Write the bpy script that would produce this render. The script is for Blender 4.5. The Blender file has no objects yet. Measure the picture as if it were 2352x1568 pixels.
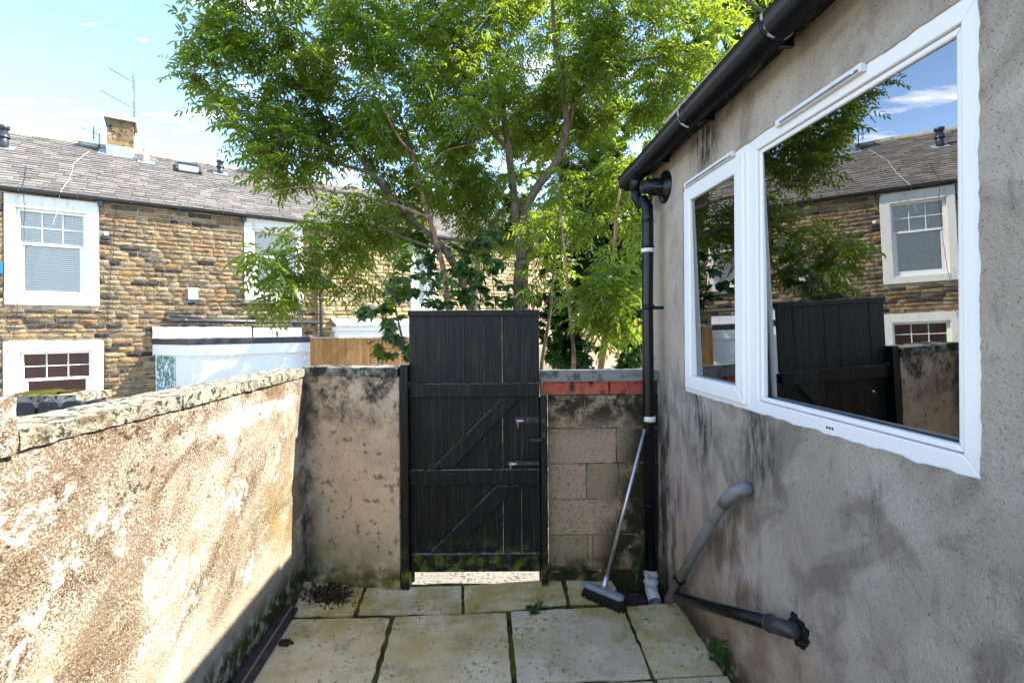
import bpy, math, random
import numpy as np
from mathutils import Vector, Matrix, noise

# ------------------------------------------------------------------ camera, sky, sun, exposure
SC = bpy.context.scene
COL = SC.collection
F = 1110.0                       # focal length in units of a 2352 px wide picture
CX, CY = 1176.0, 750.0
ROLL = -0.007
EYE = Vector((0, 0, 1.6))
cam = bpy.data.cameras.new('camera')
cam.sensor_width = 36.0
cam.lens = 36.0 * F / 2352.0
cam.shift_y = -34.0 / 2352.0
cam.clip_start = 0.02
cam.clip_end = 3000
co = bpy.data.objects.new('camera', cam)
COL.objects.link(co)
co.matrix_world = Matrix.Translation(EYE) @ Matrix.Rotation(math.radians(90), 4, 'X') @ Matrix.Rotation(ROLL, 4, 'Z')
SC.camera = co
SC.view_settings.view_transform = 'Standard'
SC.view_settings.look = 'None'
SC.view_settings.gamma = 1.0
SC.view_settings.exposure = 2.36

SUN = Vector((0.875, 0.10, 1.0)).normalized()
w = bpy.data.worlds.new('World')
SC.world = w
w.use_nodes = True
nt = w.node_tree
nt.nodes.clear()
def wn(t):
    return nt.nodes.new(t)
wout = wn('ShaderNodeOutputWorld'); wbg = wn('ShaderNodeBackground'); sky = wn('ShaderNodeTexSky')
sky.sky_type = 'NISHITA'
sky.sun_disc = False
sky.sun_elevation = math.asin(SUN.z)
sky.sun_rotation = math.atan2(SUN.x, SUN.y)
sky.altitude = 150
sky.air_density = 0.8
sky.dust_density = 0.0
sky.ozone_density = 1.6
wbg.inputs[1].default_value = 0.135
# a few thin clouds, laid out on a flat layer high above
tc = wn('ShaderNodeTexCoord'); sep = wn('ShaderNodeSeparateXYZ')
nt.links.new(tc.outputs['Generated'], sep.inputs[0])
mz = wn('ShaderNodeMath'); mz.operation = 'MAXIMUM'; mz.inputs[1].default_value = 0.04
nt.links.new(sep.outputs[2], mz.inputs[0])
dx = wn('ShaderNodeMath'); dx.operation = 'DIVIDE'; dy = wn('ShaderNodeMath'); dy.operation = 'DIVIDE'
nt.links.new(sep.outputs[0], dx.inputs[0]); nt.links.new(mz.outputs[0], dx.inputs[1])
nt.links.new(sep.outputs[1], dy.inputs[0]); nt.links.new(mz.outputs[0], dy.inputs[1])
cmb = wn('ShaderNodeCombineXYZ')
nt.links.new(dx.outputs[0], cmb.inputs[0]); nt.links.new(dy.outputs[0], cmb.inputs[1])
mp = wn('ShaderNodeMapping'); mp.inputs['Scale'].default_value = (1.1, 2.6, 1); mp.inputs['Location'].default_value = (3.1, 1.62, 0)
nt.links.new(cmb.outputs[0], mp.inputs[0])
cn = wn('ShaderNodeTexNoise'); cn.inputs['Scale'].default_value = 1.15; cn.inputs['Detail'].default_value = 7; cn.inputs['Roughness'].default_value = 0.55
nt.links.new(mp.outputs[0], cn.inputs['Vector'])
cr = wn('ShaderNodeMapRange'); cr.inputs['From Min'].default_value = 0.56; cr.inputs['From Max'].default_value = 0.72
nt.links.new(cn.outputs['Fac'], cr.inputs['Value'])
cm = wn('ShaderNodeMix'); cm.data_type = 'RGBA'
nt.links.new(cr.outputs[0], cm.inputs[0]); nt.links.new(sky.outputs[0], cm.inputs[6]); cm.inputs[7].default_value = (6.5, 6.4, 6.5, 1)
nt.links.new(cm.outputs[2], wbg.inputs[0]); nt.links.new(wbg.outputs[0], wout.inputs[0])

sl = bpy.data.lights.new('sun', 'SUN')
sl.energy = 2.8
sl.angle = math.radians(0.5)
sl.color = (1.0, 0.95, 0.86)
so = bpy.data.objects.new('sun', sl)
COL.objects.link(so)
so.rotation_euler = (-SUN).to_track_quat('-Z', 'Y').to_euler()
so.location = SUN * 30

# ------------------------------------------------------------------ picture <-> place
def ray(x, y):
    lx, ly = (x - CX) / F, (CY - y) / F
    c, s = math.cos(ROLL), math.sin(ROLL)
    return Vector((lx * c - ly * s, 1.0, lx * s + ly * c))
def pY(x, y, Y):
    return EYE + ray(x, y) * Y
def pZ(x, y, z=0.0):
    r = ray(x, y)
    return EYE + r * ((z - EYE.z) / r.z)
WA, WS = 1.163, -0.0793            # near house wall:  X = WA + WS*Y
WN = Vector((-1, WS, 0)).normalized()
def W(Y, off, z):
    return Vector((WA + WS * Y, Y, z)) + WN * off
def pW(x, y, off=0.0):
    r = ray(x, y)
    q = Vector((WA, 0, 0)) + WN * off
    t = WN.dot(q - EYE) / WN.dot(r)
    return EYE + r * t
LA, LS = -1.219, -0.0322           # left boundary wall
def LW(Y, off, z):                 # off > 0 towards the yard
    return Vector((LA + LS * Y + off, Y, z))
K = 1.3                            # the terrace stands this much farther than one alley's width
FP = Vector((-8.4, 8.0, 0)) * K; FT = Vector((0.809, 0.588, 0)).normalized(); FN = Vector((FT.y, -FT.x, 0))
def FW(s, d, z):
    return FP + FT * s + FN * d + Vector((0, 0, z))
def pF(x, y, d=0.0):               # pixel -> (s, z) on the terrace front shifted d towards us
    r = ray(x, y)
    q = FP + FN * d
    t = FN.dot(q - EYE) / FN.dot(r)
    p = EYE + r * t
    return (p - FP).dot(FT), p.z

# ------------------------------------------------------------------ mesh building
class MB:
    def __init__(s):
        s.v = []; s.f = []; s.m = []; s.sm = []
    def add(s, vs, fs, mi=0, sm=False):
        o = len(s.v)
        s.v.extend(Vector(p) for p in vs)
        for f in fs:
            s.f.append([o + i for i in f]); s.m.append(mi); s.sm.append(sm)
        return s
    def box(s, o, ex, ey, ez, mi=0):
        o, ex, ey, ez = map(Vector, (o, ex, ey, ez))
        vs = [o, o + ex, o + ex + ey, o + ey, o + ez, o + ex + ez, o + ex + ey + ez, o + ey + ez]
        fs = [(0, 3, 2, 1), (4, 5, 6, 7), (0, 1, 5, 4), (1, 2, 6, 5), (2, 3, 7, 6), (3, 0, 4, 7)]
        if ex.cross(ey).dot(ez) < 0:
            fs = [f[::-1] for f in fs]
        return s.add(vs, fs, mi)
    def abox(s, x0, x1, y0, y1, z0, z1, mi=0):
        return s.box((x0, y0, z0), (x1 - x0, 0, 0), (0, y1 - y0, 0), (0, 0, z1 - z0), mi)
    def prism(s, pts, ext, mi=0):
        pts = [Vector(p) for p in pts]; ext = Vector(ext); n = len(pts)
        nrm = Vector((0, 0, 0))
        for i in range(n):
            nrm += (pts[i] - pts[0]).cross(pts[(i + 1) % n] - pts[0])
        if nrm.dot(ext) < 0:
            pts = pts[::-1]
        fs = [tuple(range(n))[::-1], tuple(range(n, 2 * n))] + [(i, (i + 1) % n, n + (i + 1) % n, n + i) for i in range(n)]
        return s.add(pts + [p + ext for p in pts], fs, mi)
    def tube(s, pts, rad, n=10, caps=True, mi=0, sm=True):
        pts = [Vector(p) for p in pts]
        if not hasattr(rad, '__len__'):
            rad = [rad] * len(pts)
        o = len(s.v); u = None
        for i, p in enumerate(pts):
            a = pts[max(i - 1, 0)]; b = pts[min(i + 1, len(pts) - 1)]
            t = (b - a).normalized()
            if u is None:
                u = t.orthogonal().normalized()
            else:
                u = (u - t * u.dot(t))
                u = u.normalized() if u.length > 1e-6 else t.orthogonal().normalized()
            v = t.cross(u)
            for k in range(n):
                an = 2 * math.pi * k / n
                s.v.append(p + (u * math.cos(an) + v * math.sin(an)) * rad[i])
        for i in range(len(pts) - 1):
            for k in range(n):
                k2 = (k + 1) % n
                s.f.append([o + i * n + k, o + i * n + k2, o + (i + 1) * n + k2, o + (i + 1) * n + k]); s.m.append(mi); s.sm.append(sm)
        if caps:
            e = o + (len(pts) - 1) * n
            s.f.append([o + k for k in range(n)][::-1]); s.m.append(mi); s.sm.append(False)
            s.f.append([e + k for k in range(n)]); s.m.append(mi); s.sm.append(False)
        return s
    def pipe(s, a, b, r, r_in=None, n=16, mi=0):      # straight pipe, open-ended when r_in is given
        a, b = Vector(a), Vector(b)
        if r_in is None:
            return s.tube([a, b], r, n, True, mi)
        prof = [(0, r_in), (0, r), (1, r), (1, r_in)]
        return s.lathe(a, b - a, prof + [(0, r_in)], n, mi)
    def lathe(s, o, axis, prof, n=16, mi=0, sm=True):  # prof: (fraction along axis, radius)
        o, axis = Vector(o), Vector(axis)
        t = axis.normalized(); u = t.orthogonal().normalized(); v = t.cross(u); b = len(s.v)
        for f, r in prof:
            for k in range(n):
                an = 2 * math.pi * k / n
                s.v.append(o + axis * f + (u * math.cos(an) + v * math.sin(an)) * r)
        for i in range(len(prof) - 1):
            for k in range(n):
                k2 = (k + 1) % n
                s.f.append([b + i * n + k, b + i * n + k2, b + (i + 1) * n + k2, b + (i + 1) * n + k]); s.m.append(mi); s.sm.append(sm)
        return s
    def rough(s, o, ex, ey, ez, cell=0.03, amp=0.004, freq=9.0, mi=0):   # box with a worn, uneven surface
        o, ex, ey, ez = map(Vector, (o, ex, ey, ez))
        cen = o + (ex + ey + ez) / 2
        def disp(p):
            q = p + (cen - p) * 0.0
            return q + noise.noise_vector(p * freq) * amp + noise.noise_vector(p * freq * 3.1) * amp * 0.5
        for (c, a, b) in ((o, ey, ex), (o + ez, ex, ey), (o, ex, ez), (o + ey, ez, ex), (o, ez, ey), (o + ex, ey, ez)):
            na = max(1, int(a.length / cell)); nb = max(1, int(b.length / cell))
            vs = [disp(c + a * (i / na) + b * (j / nb)) for i in range(na + 1) for j in range(nb + 1)]
            flip = ex.cross(ey).dot(ez) < 0
            fs = []
            for i in range(na):
                for j in range(nb):
                    f = (i * (nb + 1) + j, (i + 1) * (nb + 1) + j, (i + 1) * (nb + 1) + j + 1, i * (nb + 1) + j + 1)
                    fs.append(f[::-1] if flip else f)
            s.add(vs, fs, mi, True)
        return s
    def grid(s, fn, us, vs_, skip=None, mi=0, sm=True):
        pts = [fn(a, b) for a in us for b in vs_]; nb = len(vs_); fs = []
        for i in range(len(us) - 1):
            for j in range(nb - 1):
                if skip and skip((us[i] + us[i + 1]) / 2, (vs_[j] + vs_[j + 1]) / 2):
                    continue
                fs.append((i * nb + j, (i + 1) * nb + j, (i + 1) * nb + j + 1, i * nb + j + 1))
        return s.add(pts, fs, mi, sm)
    def mesh(s, name, mats, off):
        me = bpy.data.meshes.new(name)
        me.from_pydata([tuple(p - off) for p in s.v], [], s.f)
        for m in (mats if isinstance(mats, (list, tuple)) else [mats]):
            me.materials.append(m)
        me.polygons.foreach_set('material_index', s.m)
        me.polygons.foreach_set('use_smooth', s.sm)
        me.update()
        return me

OFF = {}
def tag(o, label=None, cat=None, group=None, kind=None):
    if label: o['label'] = label
    if cat: o['category'] = cat
    if group: o['group'] = group
    if kind: o['kind'] = kind
    return o
def root(name, loc, label, cat, group=None):
    o = bpy.data.objects.new(name, None); COL.objects.link(o)
    o.empty_display_size = 0.1
    o.location = loc; OFF[o.name] = Vector(loc)
    return tag(o, label, cat, group)
def finish(o, bevel):
    if bevel:
        b = o.modifiers.new('bevel', 'BEVEL'); b.width = bevel; b.segments = 2; b.limit_method = 'ANGLE'; b.angle_limit = 0.7
    return o
def part(mb, name, mats, parent, bevel=0, label=None):
    off = OFF[parent.name]
    o = bpy.data.objects.new(name, mb.mesh(name, mats, off)); COL.objects.link(o)
    o.parent = parent; OFF[o.name] = off
    if label: o['label'] = label
    return finish(o, bevel)
def single(mb, name, mats, label=None, cat=None, bevel=0, group=None, kind=None):
    xs = [p.x for p in mb.v]; ys = [p.y for p in mb.v]; zs = [p.z for p in mb.v]
    off = Vector(((min(xs) + max(xs)) / 2, (min(ys) + max(ys)) / 2, min(zs)))
    if kind == 'structure': off = Vector((0, 0, 0))
    o = bpy.data.objects.new(name, mb.mesh(name, mats, off)); COL.objects.link(o)
    o.location = off; OFF[o.name] = off
    return finish(tag(o, label, cat, group, kind), bevel)

# ------------------------------------------------------------------ materials
class NT:
    def __init__(s, name):
        s.mat = bpy.data.materials.new(name); s.mat.use_nodes = True
        s.t = s.mat.node_tree; s.t.nodes.clear()
        s.out = s.n('ShaderNodeOutputMaterial'); s._pos = None
    def n(s, typ): return s.t.nodes.new(typ)
    def l(s, a, b): s.t.links.new(a, b)
    def pos(s):
        if s._pos is None:
            s._pos = s.n('ShaderNodeNewGeometry')
        return s._pos.outputs['Position']
    def isl(s):
        s.pos(); return s._pos.outputs['Random Per Island']
    def vmath(s, op, a, b):
        m = s.n('ShaderNodeVectorMath'); m.operation = op
        for i, q in enumerate((a, b)):
            if q is None: continue
            if hasattr(q, 'node'): s.l(q, m.inputs[i])
            else: m.inputs[i].default_value = q
        return m.outputs['Value'] if op in ('DOT_PRODUCT', 'LENGTH') else m.outputs[0]
    def math(s, op, a, b=None):
        m = s.n('ShaderNodeMath'); m.operation = op
        for i, q in enumerate((a, b)):
            if q is None: continue
            if hasattr(q, 'node'): s.l(q, m.inputs[i])
            else: m.inputs[i].default_value = q
        return m.outputs[0]
    def rng(s, v, lo, hi, a=0.0, b=1.0):
        m = s.n('ShaderNodeMapRange'); m.interpolation_type = 'SMOOTHSTEP'
        s.l(v, m.inputs['Value'])
        if lo > hi: lo, hi, a, b = hi, lo, b, a
        m.inputs['From Min'].default_value = lo; m.inputs['From Max'].default_value = hi
        m.inputs['To Min'].default_value = a; m.inputs['To Max'].default_value = b
        return m.outputs[0]
    def noise(s, scale, detail=5, st=(1, 1, 1), rough=0.6, dist=0.0, off=None, rx=0.0):
        v = s.pos()
        if rx:
            vr = s.n('ShaderNodeVectorRotate'); vr.rotation_type = 'X_AXIS'; vr.inputs['Angle'].default_value = rx; s.l(v, vr.inputs['Vector']); v = vr.outputs[0]
        if off: v = s.vmath('ADD', v, off)
        if st != (1, 1, 1): v = s.vmath('MULTIPLY', v, st)
        m = s.n('ShaderNodeTexNoise'); s.l(v, m.inputs['Vector'])
        m.inputs['Scale'].default_value = scale; m.inputs['Detail'].default_value = detail
        m.inputs['Roughness'].default_value = rough; m.inputs['Distortion'].default_value = dist
        return m.outputs['Fac']
    def crack(s, scale, width):
        nz = s.n('ShaderNodeTexNoise'); s.l(s.pos(), nz.inputs['Vector']); nz.inputs['Scale'].default_value = 5; nz.inputs['Detail'].default_value = 6
        v = s.vmath('ADD', s.pos(), s.vmath('MULTIPLY', s.vmath('SUBTRACT', nz.outputs['Color'], (.5, .5, .5)), (.28, .28, .28)))
        m = s.n('ShaderNodeTexVoronoi'); m.feature = 'DISTANCE_TO_EDGE'; s.l(v, m.inputs['Vector']); m.inputs['Scale'].default_value = scale
        return s.rng(m.outputs['Distance'], width * scale, width * scale * .3)
    def voro(s, scale):
        m = s.n('ShaderNodeTexVoronoi'); s.l(s.pos(), m.inputs['Vector']); m.inputs['Scale'].default_value = scale
        return m.outputs['Distance']
    def mix(s, f, a, b):
        m = s.n('ShaderNodeMix'); m.data_type = 'RGBA'
        for i, q in ((0, f), (6, a), (7, b)):
            if hasattr(q, 'node'): s.l(q, m.inputs[i])
            elif i == 0: m.inputs[0].default_value = q
            else: m.inputs[i].default_value = (*q, 1)
        return m.outputs[2]
    def ramp(s, v, cols, const=True):
        r = s.n('ShaderNodeValToRGB'); s.l(v, r.inputs[0])
        e = r.color_ramp; e.interpolation = 'CONSTANT' if const else 'LINEAR'
        while len(e.elements) < len(cols): e.elements.new(0.5)
        for i, c in enumerate(cols):
            e.elements[i].position = i / len(cols) if const else i / (len(cols) - 1)
            e.elements[i].color = (*c, 1)
        return r.outputs[0]

def surf(name, base, layers=(), rough=0.85, spec=0.3, bump=(), bdist=0.004, metal=0.0, coat=0.0):
    """base: colour, or list of colours dealt out per loose piece; layers: dicts c,s,lo,hi,(d,st,a,m,ro,isl)"""
    g = NT(name)
    col = g.ramp(g.isl(), base) if isinstance(base, list) else base
    for L in layers:
        f = g.crack(L['s'], L['w']) if 'w' in L else g.noise(L['s'], L.get('d', 5), L.get('st', (1, 1, 1)), L.get('ro', 0.6), L.get('di', 0.0), L.get('off'), L.get('rx', 0.0))
        if 'mod' in L:      # a broad second noise shifts where the fine one shows: grain gathered into patches
            q = L['mod']; lowf = g.noise(q[0], 6, q[2] if len(q) > 2 else (1, 1, 1), 0.6, 0.4, q[3] if len(q) > 3 else None, L.get('rx', 0.0))
            f = g.math('ADD', f, g.math('MULTIPLY', g.math('SUBTRACT', lowf, 0.5), q[1]))
        f = g.rng(f, L['lo'], L['hi'])
        for mk in L.get('m', ()):
            if mk[0] == 'up':
                sx = g.n('ShaderNodeSeparateXYZ'); g.pos(); g.l(g._pos.outputs['Normal'], sx.inputs[0]); q = g.rng(sx.outputs[2], 0.35, 0.8)
            elif mk[0] == 'plane':
                q = g.rng(g.vmath('DOT_PRODUCT', g.pos(), mk[1]), mk[2], mk[3])
            else:   # blob: centre, radii
                dv = g.vmath('DIVIDE', g.vmath('SUBTRACT', g.pos(), mk[1]), mk[2])
                q = g.rng(g.vmath('LENGTH', dv, None), 1.0, 0.25)
            f = g.math('MULTIPLY', f, q)
        if L.get('a', 1) != 1: f = g.math('MULTIPLY', f, L['a'])
        col = g.mix(f, col, L['c'])
    p = g.n('ShaderNodeBsdfPrincipled')
    if hasattr(col, 'node'): g.l(col, p.inputs['Base Color'])
    else: p.inputs['Base Color'].default_value = (*col, 1)
    p.inputs['Roughness'].default_value = rough; p.inputs['Specular IOR Level'].default_value = spec
    p.inputs['Metallic'].default_value = metal; p.inputs['Coat Weight'].default_value = coat
    if bump:
        h = None
        for b in bump:
            sc, wt = b[0], b[1]; st = b[2] if len(b) > 2 else (1, 1, 1)
            q = g.math('MULTIPLY', g.noise(sc, 4, st), wt)
            h = q if h is None else g.math('ADD', h, q)
        bn = g.n('ShaderNodeBump'); bn.inputs['Distance'].default_value = bdist; bn.inputs['Strength'].default_value = 1.0
        g.l(h, bn.inputs['Height']); g.l(bn.outputs[0], p.inputs['Normal'])
    g.l(p.outputs[0], g.out.inputs[0])
    return g.mat

def leafmat(name, cols, trans, amount=0.45, rough=0.33):
    g = NT(name)
    c = g.ramp(g.isl(), cols, False)
    c = g.mix(g.rng(g.noise(0.9, 3), 0.35, 0.7), c, tuple(0.72 * q for q in cols[0]))
    p = g.n('ShaderNodeBsdfPrincipled'); g.l(c, p.inputs['Base Color'])
    p.inputs['Roughness'].default_value = rough; p.inputs['Specular IOR Level'].default_value = 0.5
    t = g.n('ShaderNodeBsdfTranslucent'); t.inputs[0].default_value = (*trans, 1)
    m = g.n('ShaderNodeMixShader'); m.inputs[0].default_value = amount
    g.l(p.outputs[0], m.inputs[1]); g.l(t.outputs[0], m.inputs[2]); g.l(m.outputs[0], g.out.inputs[0])
    return g.mat

def glassmat(name, tint, ior=2.0, rough=0.0):
    g = NT(name)
    fr = g.n('ShaderNodeFresnel'); fr.inputs[0].default_value = ior
    tr = g.n('ShaderNodeBsdfTransparent'); tr.inputs[0].default_value = (*tint, 1)
    gl = g.n('ShaderNodeBsdfGlossy'); gl.inputs['Roughness'].default_value = rough
    m = g.n('ShaderNodeMixShader'); g.l(fr.outputs[0], m.inputs[0]); g.l(tr.outputs[0], m.inputs[1]); g.l(gl.outputs[0], m.inputs[2])
    g.l(m.outputs[0], g.out.inputs[0])
    return g.mat

WHITE = surf('white_plastic', (0.82, 0.795, 0.75), [dict(c=(0.5, 0.48, 0.42), s=6, lo=0.62, hi=0.85, a=0.35)], rough=0.35, spec=0.5)
GREYWHITE = surf('weathered_white', (0.72, 0.71, 0.67), [dict(c=(0.35, 0.31, 0.25), s=14, lo=0.55, hi=0.75, a=0.6)], rough=0.6)
BLACKPL = surf('black_plastic', (0.004, 0.0045, 0.006), [dict(c=(0.05, 0.05, 0.045), s=22, lo=0.62, hi=0.78, a=0.5), dict(c=(0.3, 0.3, 0.28), s=90, lo=0.70, hi=0.74, a=0.7)], rough=0.28, spec=0.3)
GREYPL = surf('grey_plastic', (0.22, 0.22, 0.21), [dict(c=(0.12, 0.11, 0.09), s=12, lo=0.45, hi=0.75), dict(c=(0.4, 0.4, 0.38), s=40, lo=0.66, hi=0.75, a=0.5)], rough=0.5)
SLATEBLACK = surf('dark_pipe', (0.035, 0.035, 0.04), [dict(c=(0.12, 0.12, 0.12), s=18, lo=0.5, hi=0.8, a=0.5)], rough=0.4, spec=0.5)
BLACKWOOD = surf('black_painted_wood', (0.008, 0.008, 0.0075),
    [dict(c=(0.36, 0.35, 0.31), s=30, lo=0.36, hi=0.54, m=[('up',)], a=0.85), dict(c=(0.03, 0.029, 0.024), s=26, lo=0.50, hi=0.64, d=7, st=(3, 1, 0.12), a=0.9),  # pale dust on upward faces, strengthened to paint in lit top edges
     dict(c=(0.014, 0.013, 0.008), s=7, lo=0.45, hi=0.75, st=(1.5, 1, 0.5)), dict(c=(0.05, 0.048, 0.040), s=60, lo=0.66, hi=0.78, st=(2, 1, 0.35), a=0.6),
     dict(c=(0.28, 0.28, 0.26), s=170, lo=0.735, hi=0.76, a=0.7),
     dict(c=(0.13, 0.17, 0.02), s=16, lo=0.46, hi=0.66, m=[('plane', (0, 0, 1), 0.33, 0.05)], a=0.9)],
    rough=0.42, spec=0.22, bump=[(70, 1.0, (2.2, 1, 0.18)), (12, 0.6)], bdist=0.003)
METAL = surf('dull_painted_steel', (0.035, 0.035, 0.032), [dict(c=(0.16, 0.16, 0.05), s=60, lo=0.5, hi=0.7), dict(c=(0.3, 0.3, 0.28), s=150, lo=0.66, hi=0.72)], rough=0.55)
COPPER = surf('copper_bolt', (0.55, 0.25, 0.17), rough=0.4, metal=0.6)
DIAG = (1, 0.65, 1.3)
RXL = -0.6
LEFTWALL = surf('roughcast_wall', (0.68, 0.60, 0.455),
    [dict(c=(0.49, 0.395, 0.265), s=3.0, lo=0.42, hi=0.64, d=8, ro=0.65),
     dict(c=(0.25, 0.175, 0.105), s=150, lo=0.42, hi=0.575, d=2, mod=(3.0, 1.0, DIAG), rx=RXL, m=[('plane', (0, 0, 1), 0.05, 0.5)], a=0.9),
     dict(c=(0.115, 0.072, 0.038), s=190, lo=0.55, hi=0.66, d=2, mod=(4.6, 0.95, DIAG, (3, 1, 7)), rx=RXL, m=[('plane', (0, 0, 1), 0.1, 0.6)]),
     dict(c=(0.17, 0.092, 0.052), s=120, lo=0.42, hi=0.60, d=3, mod=(7, 0.9), m=[('plane', (0, 0, 1), 0.90, 1.26), ('plane', (0, 1, 0), 0.6, 2.0)], a=0.9),
     dict(c=(0.06, 0.04, 0.027), s=26, lo=0.60, hi=0.67, d=6, ro=0.7, mod=(5, 0.5), m=[('plane', (0, 0, 1), 0.5, 1.1)], a=0.85),
     dict(c=(0.78, 0.725, 0.62), s=26, lo=0.57, hi=0.72, d=8, ro=0.72, mod=(2.7, 1.35, (1, 0.85, 1.2), (8, 2, 5)), rx=RXL, a=0.85),
     dict(c=(0.05, 0.035, 0.025), s=1.6, w=0.0011, lo=0.1, hi=0.9, m=[('blob', (-1.28, 1.9, 0.75), (0.5, 0.55, 0.45))], a=0.5),
     dict(c=(0.80, 0.74, 0.62), s=9, lo=0.36, hi=0.55, d=8, m=[('blob', (-1.3, 2.45, 1.17), (0.4, 0.75, 0.055))]),
     dict(c=(0.36, 0.26, 0.06), s=80, lo=0.5, hi=0.64, mod=(6, 0.9), m=[('blob', (-1.31, 2.75, 0.55), (0.4, 0.30, 0.45))], a=0.8),
     dict(c=(0.36, 0.33, 0.28), s=6, lo=0.2, hi=0.5, m=[('plane', (0, 0, 1), 0.30, 0.16)], a=0.6),
     dict(c=(0.055, 0.065, 0.010), s=14, lo=0.40, hi=0.52, d=8, ro=0.7, m=[('plane', (0, 0.0, 1), 0.25, 0.08)]),
     dict(c=(0.13, 0.10, 0.012), s=40, lo=0.5, hi=0.62, d=6, m=[('plane', (0, 0.0, 1), 0.16, 0.05)], a=0.7),
     dict(c=(0.10, 0.09, 0.07), s=8, lo=0.45, hi=0.65, m=[('plane', (0, 1, 0), 2.92, 3.05)])],
    rough=0.95, spec=0.1, bump=[(220, 1.0), (90, 1.0), (14, 0.7)], bdist=0.007)
COPING = surf('lichened_coping', (0.38, 0.34, 0.25),
    [dict(c=(0.50, 0.47, 0.32), s=9, lo=0.42, hi=0.62, d=7), dict(c=(0.06, 0.056, 0.048), s=34, lo=0.49, hi=0.58, d=7, ro=0.7),
     dict(c=(0.25, 0.17, 0.10), s=7, lo=0.52, hi=0.7, d=6), dict(c=(0.05, 0.045, 0.035), s=5, lo=0.55, hi=0.66, d=8, ro=0.75, a=0.8)],
    rough=0.95, spec=0.1, bump=[(160, 1.0), (60, 1.4), (15, 0.8)], bdist=0.009)
DARKCOPING = surf('sooty_coping', (0.30, 0.28, 0.22),
    [dict(c=(0.035, 0.032, 0.025), s=10, lo=0.40, hi=0.60, d=8, ro=0.7), dict(c=(0.42, 0.40, 0.33), s=30, lo=0.58, hi=0.7)], rough=0.95, spec=0.1, bump=[(120, 1), (40, 1.4)], bdist=0.01)
GATEWALL = surf('stained_render', (0.60, 0.46, 0.30),
    [dict(c=(0.42, 0.32, 0.22), s=3, lo=0.4, hi=0.65, d=7), dict(c=(0.48, 0.41, 0.29), s=2.4, lo=0.45, hi=0.65, d=6, m=[('plane', (0, 0, 1), 1.0, 0.4)]),
     dict(c=(0.045, 0.040, 0.030), s=7, lo=0.40, hi=0.60, d=9, ro=0.75, m=[('plane', (0, 0, 1), 0.82, 1.2)], a=0.95),
     dict(c=(0.5, 0.48, 0.42), s=40, lo=0.56, hi=0.66, d=6, m=[('plane', (0, 0, 1), 0.9, 1.2)], a=0.8),
     dict(c=(0.06, 0.052, 0.04), s=18, lo=0.56, hi=0.66, d=8, a=0.7), dict(c=(0.08, 0.07, 0.05), s=85, lo=0.62, hi=0.70, d=3, a=0.7),
     dict(c=(0.05, 0.052, 0.012), s=8, lo=0.34, hi=0.56, d=8, m=[('plane', (0, 0, 1), 0.20, 0.05)]),
     dict(c=(0.22, 0.21, 0.06), s=5, lo=0.35, hi=0.6, d=8, m=[('plane', (0, 0, 1), 0.42, 0.12)], a=0.6),
     dict(c=(0.07, 0.06, 0.05), s=9, lo=0.35, hi=0.6, m=[('plane', (1, 0, 0), -1.18, -1.31)], a=0.8),
     dict(c=(0.03, 0.025, 0.02), s=2.2, w=0.0013, lo=0.1, hi=0.9, m=[('blob', (-0.95, 3.0, 0.85), (0.3, 0.4, 0.35))], a=0.7)],
    rough=0.95, spec=0.1, bump=[(130, 1.0), (40, 0.7), (10, 0.8)], bdist=0.006)
BLOCKS = surf('concrete_block', [(0.62, 0.44, 0.225), (0.68, 0.49, 0.27), (0.52, 0.40, 0.23), (0.62, 0.43, 0.27), (0.46, 0.35, 0.20)],
    [dict(c=(0.10, 0.085, 0.065), s=110, lo=0.55, hi=0.66, d=3), dict(c=(0.50, 0.45, 0.37), s=90, lo=0.60, hi=0.7, d=3, off=(4, 1, 9)),
     dict(c=(0.03, 0.03, 0.02), s=9, lo=0.36, hi=0.54, d=8, ro=0.72, m=[('plane', (0, 0, 1), 0.86, 1.08)], a=0.93),
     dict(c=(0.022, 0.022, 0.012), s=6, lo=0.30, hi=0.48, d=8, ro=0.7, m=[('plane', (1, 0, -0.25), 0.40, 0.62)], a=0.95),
     dict(c=(0.045, 0.05, 0.015), s=9, lo=0.36, hi=0.54, d=8, m=[('plane', (0, 0, 1), 0.20, 0.05)])],
    rough=0.95, spec=0.1, bump=[(200, 1.2), (90, 1.2), (20, 0.5)], bdist=0.012)
MORTAR = surf('old_mortar', (0.30, 0.25, 0.18), [dict(c=(0.05, 0.045, 0.035), s=8, lo=0.4, hi=0.6, d=7)], rough=0.95, spec=0.1, bump=[(120, 1)])
REDBRICK = surf('red_brick', [(0.44, 0.09, 0.045), (0.48, 0.11, 0.055), (0.38, 0.08, 0.045)],
    [dict(c=(0.10, 0.03, 0.025), s=14, lo=0.5, hi=0.7, d=6), dict(c=(0.03, 0.025, 0.02), s=11, lo=0.58, hi=0.68, d=6, off=(2, 2, 2))], rough=0.8, bump=[(80, 1)], bdist=0.004)
GREYSTONE = surf('grey_coping', (0.24, 0.235, 0.20), [dict(c=(0.09, 0.09, 0.07), s=20, lo=0.45, hi=0.65, d=7), dict(c=(0.34, 0.33, 0.29), s=60, lo=0.6, hi=0.7)], rough=0.95, spec=0.1, bump=[(120, 1), (40, 1)], bdist=0.005)
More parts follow.
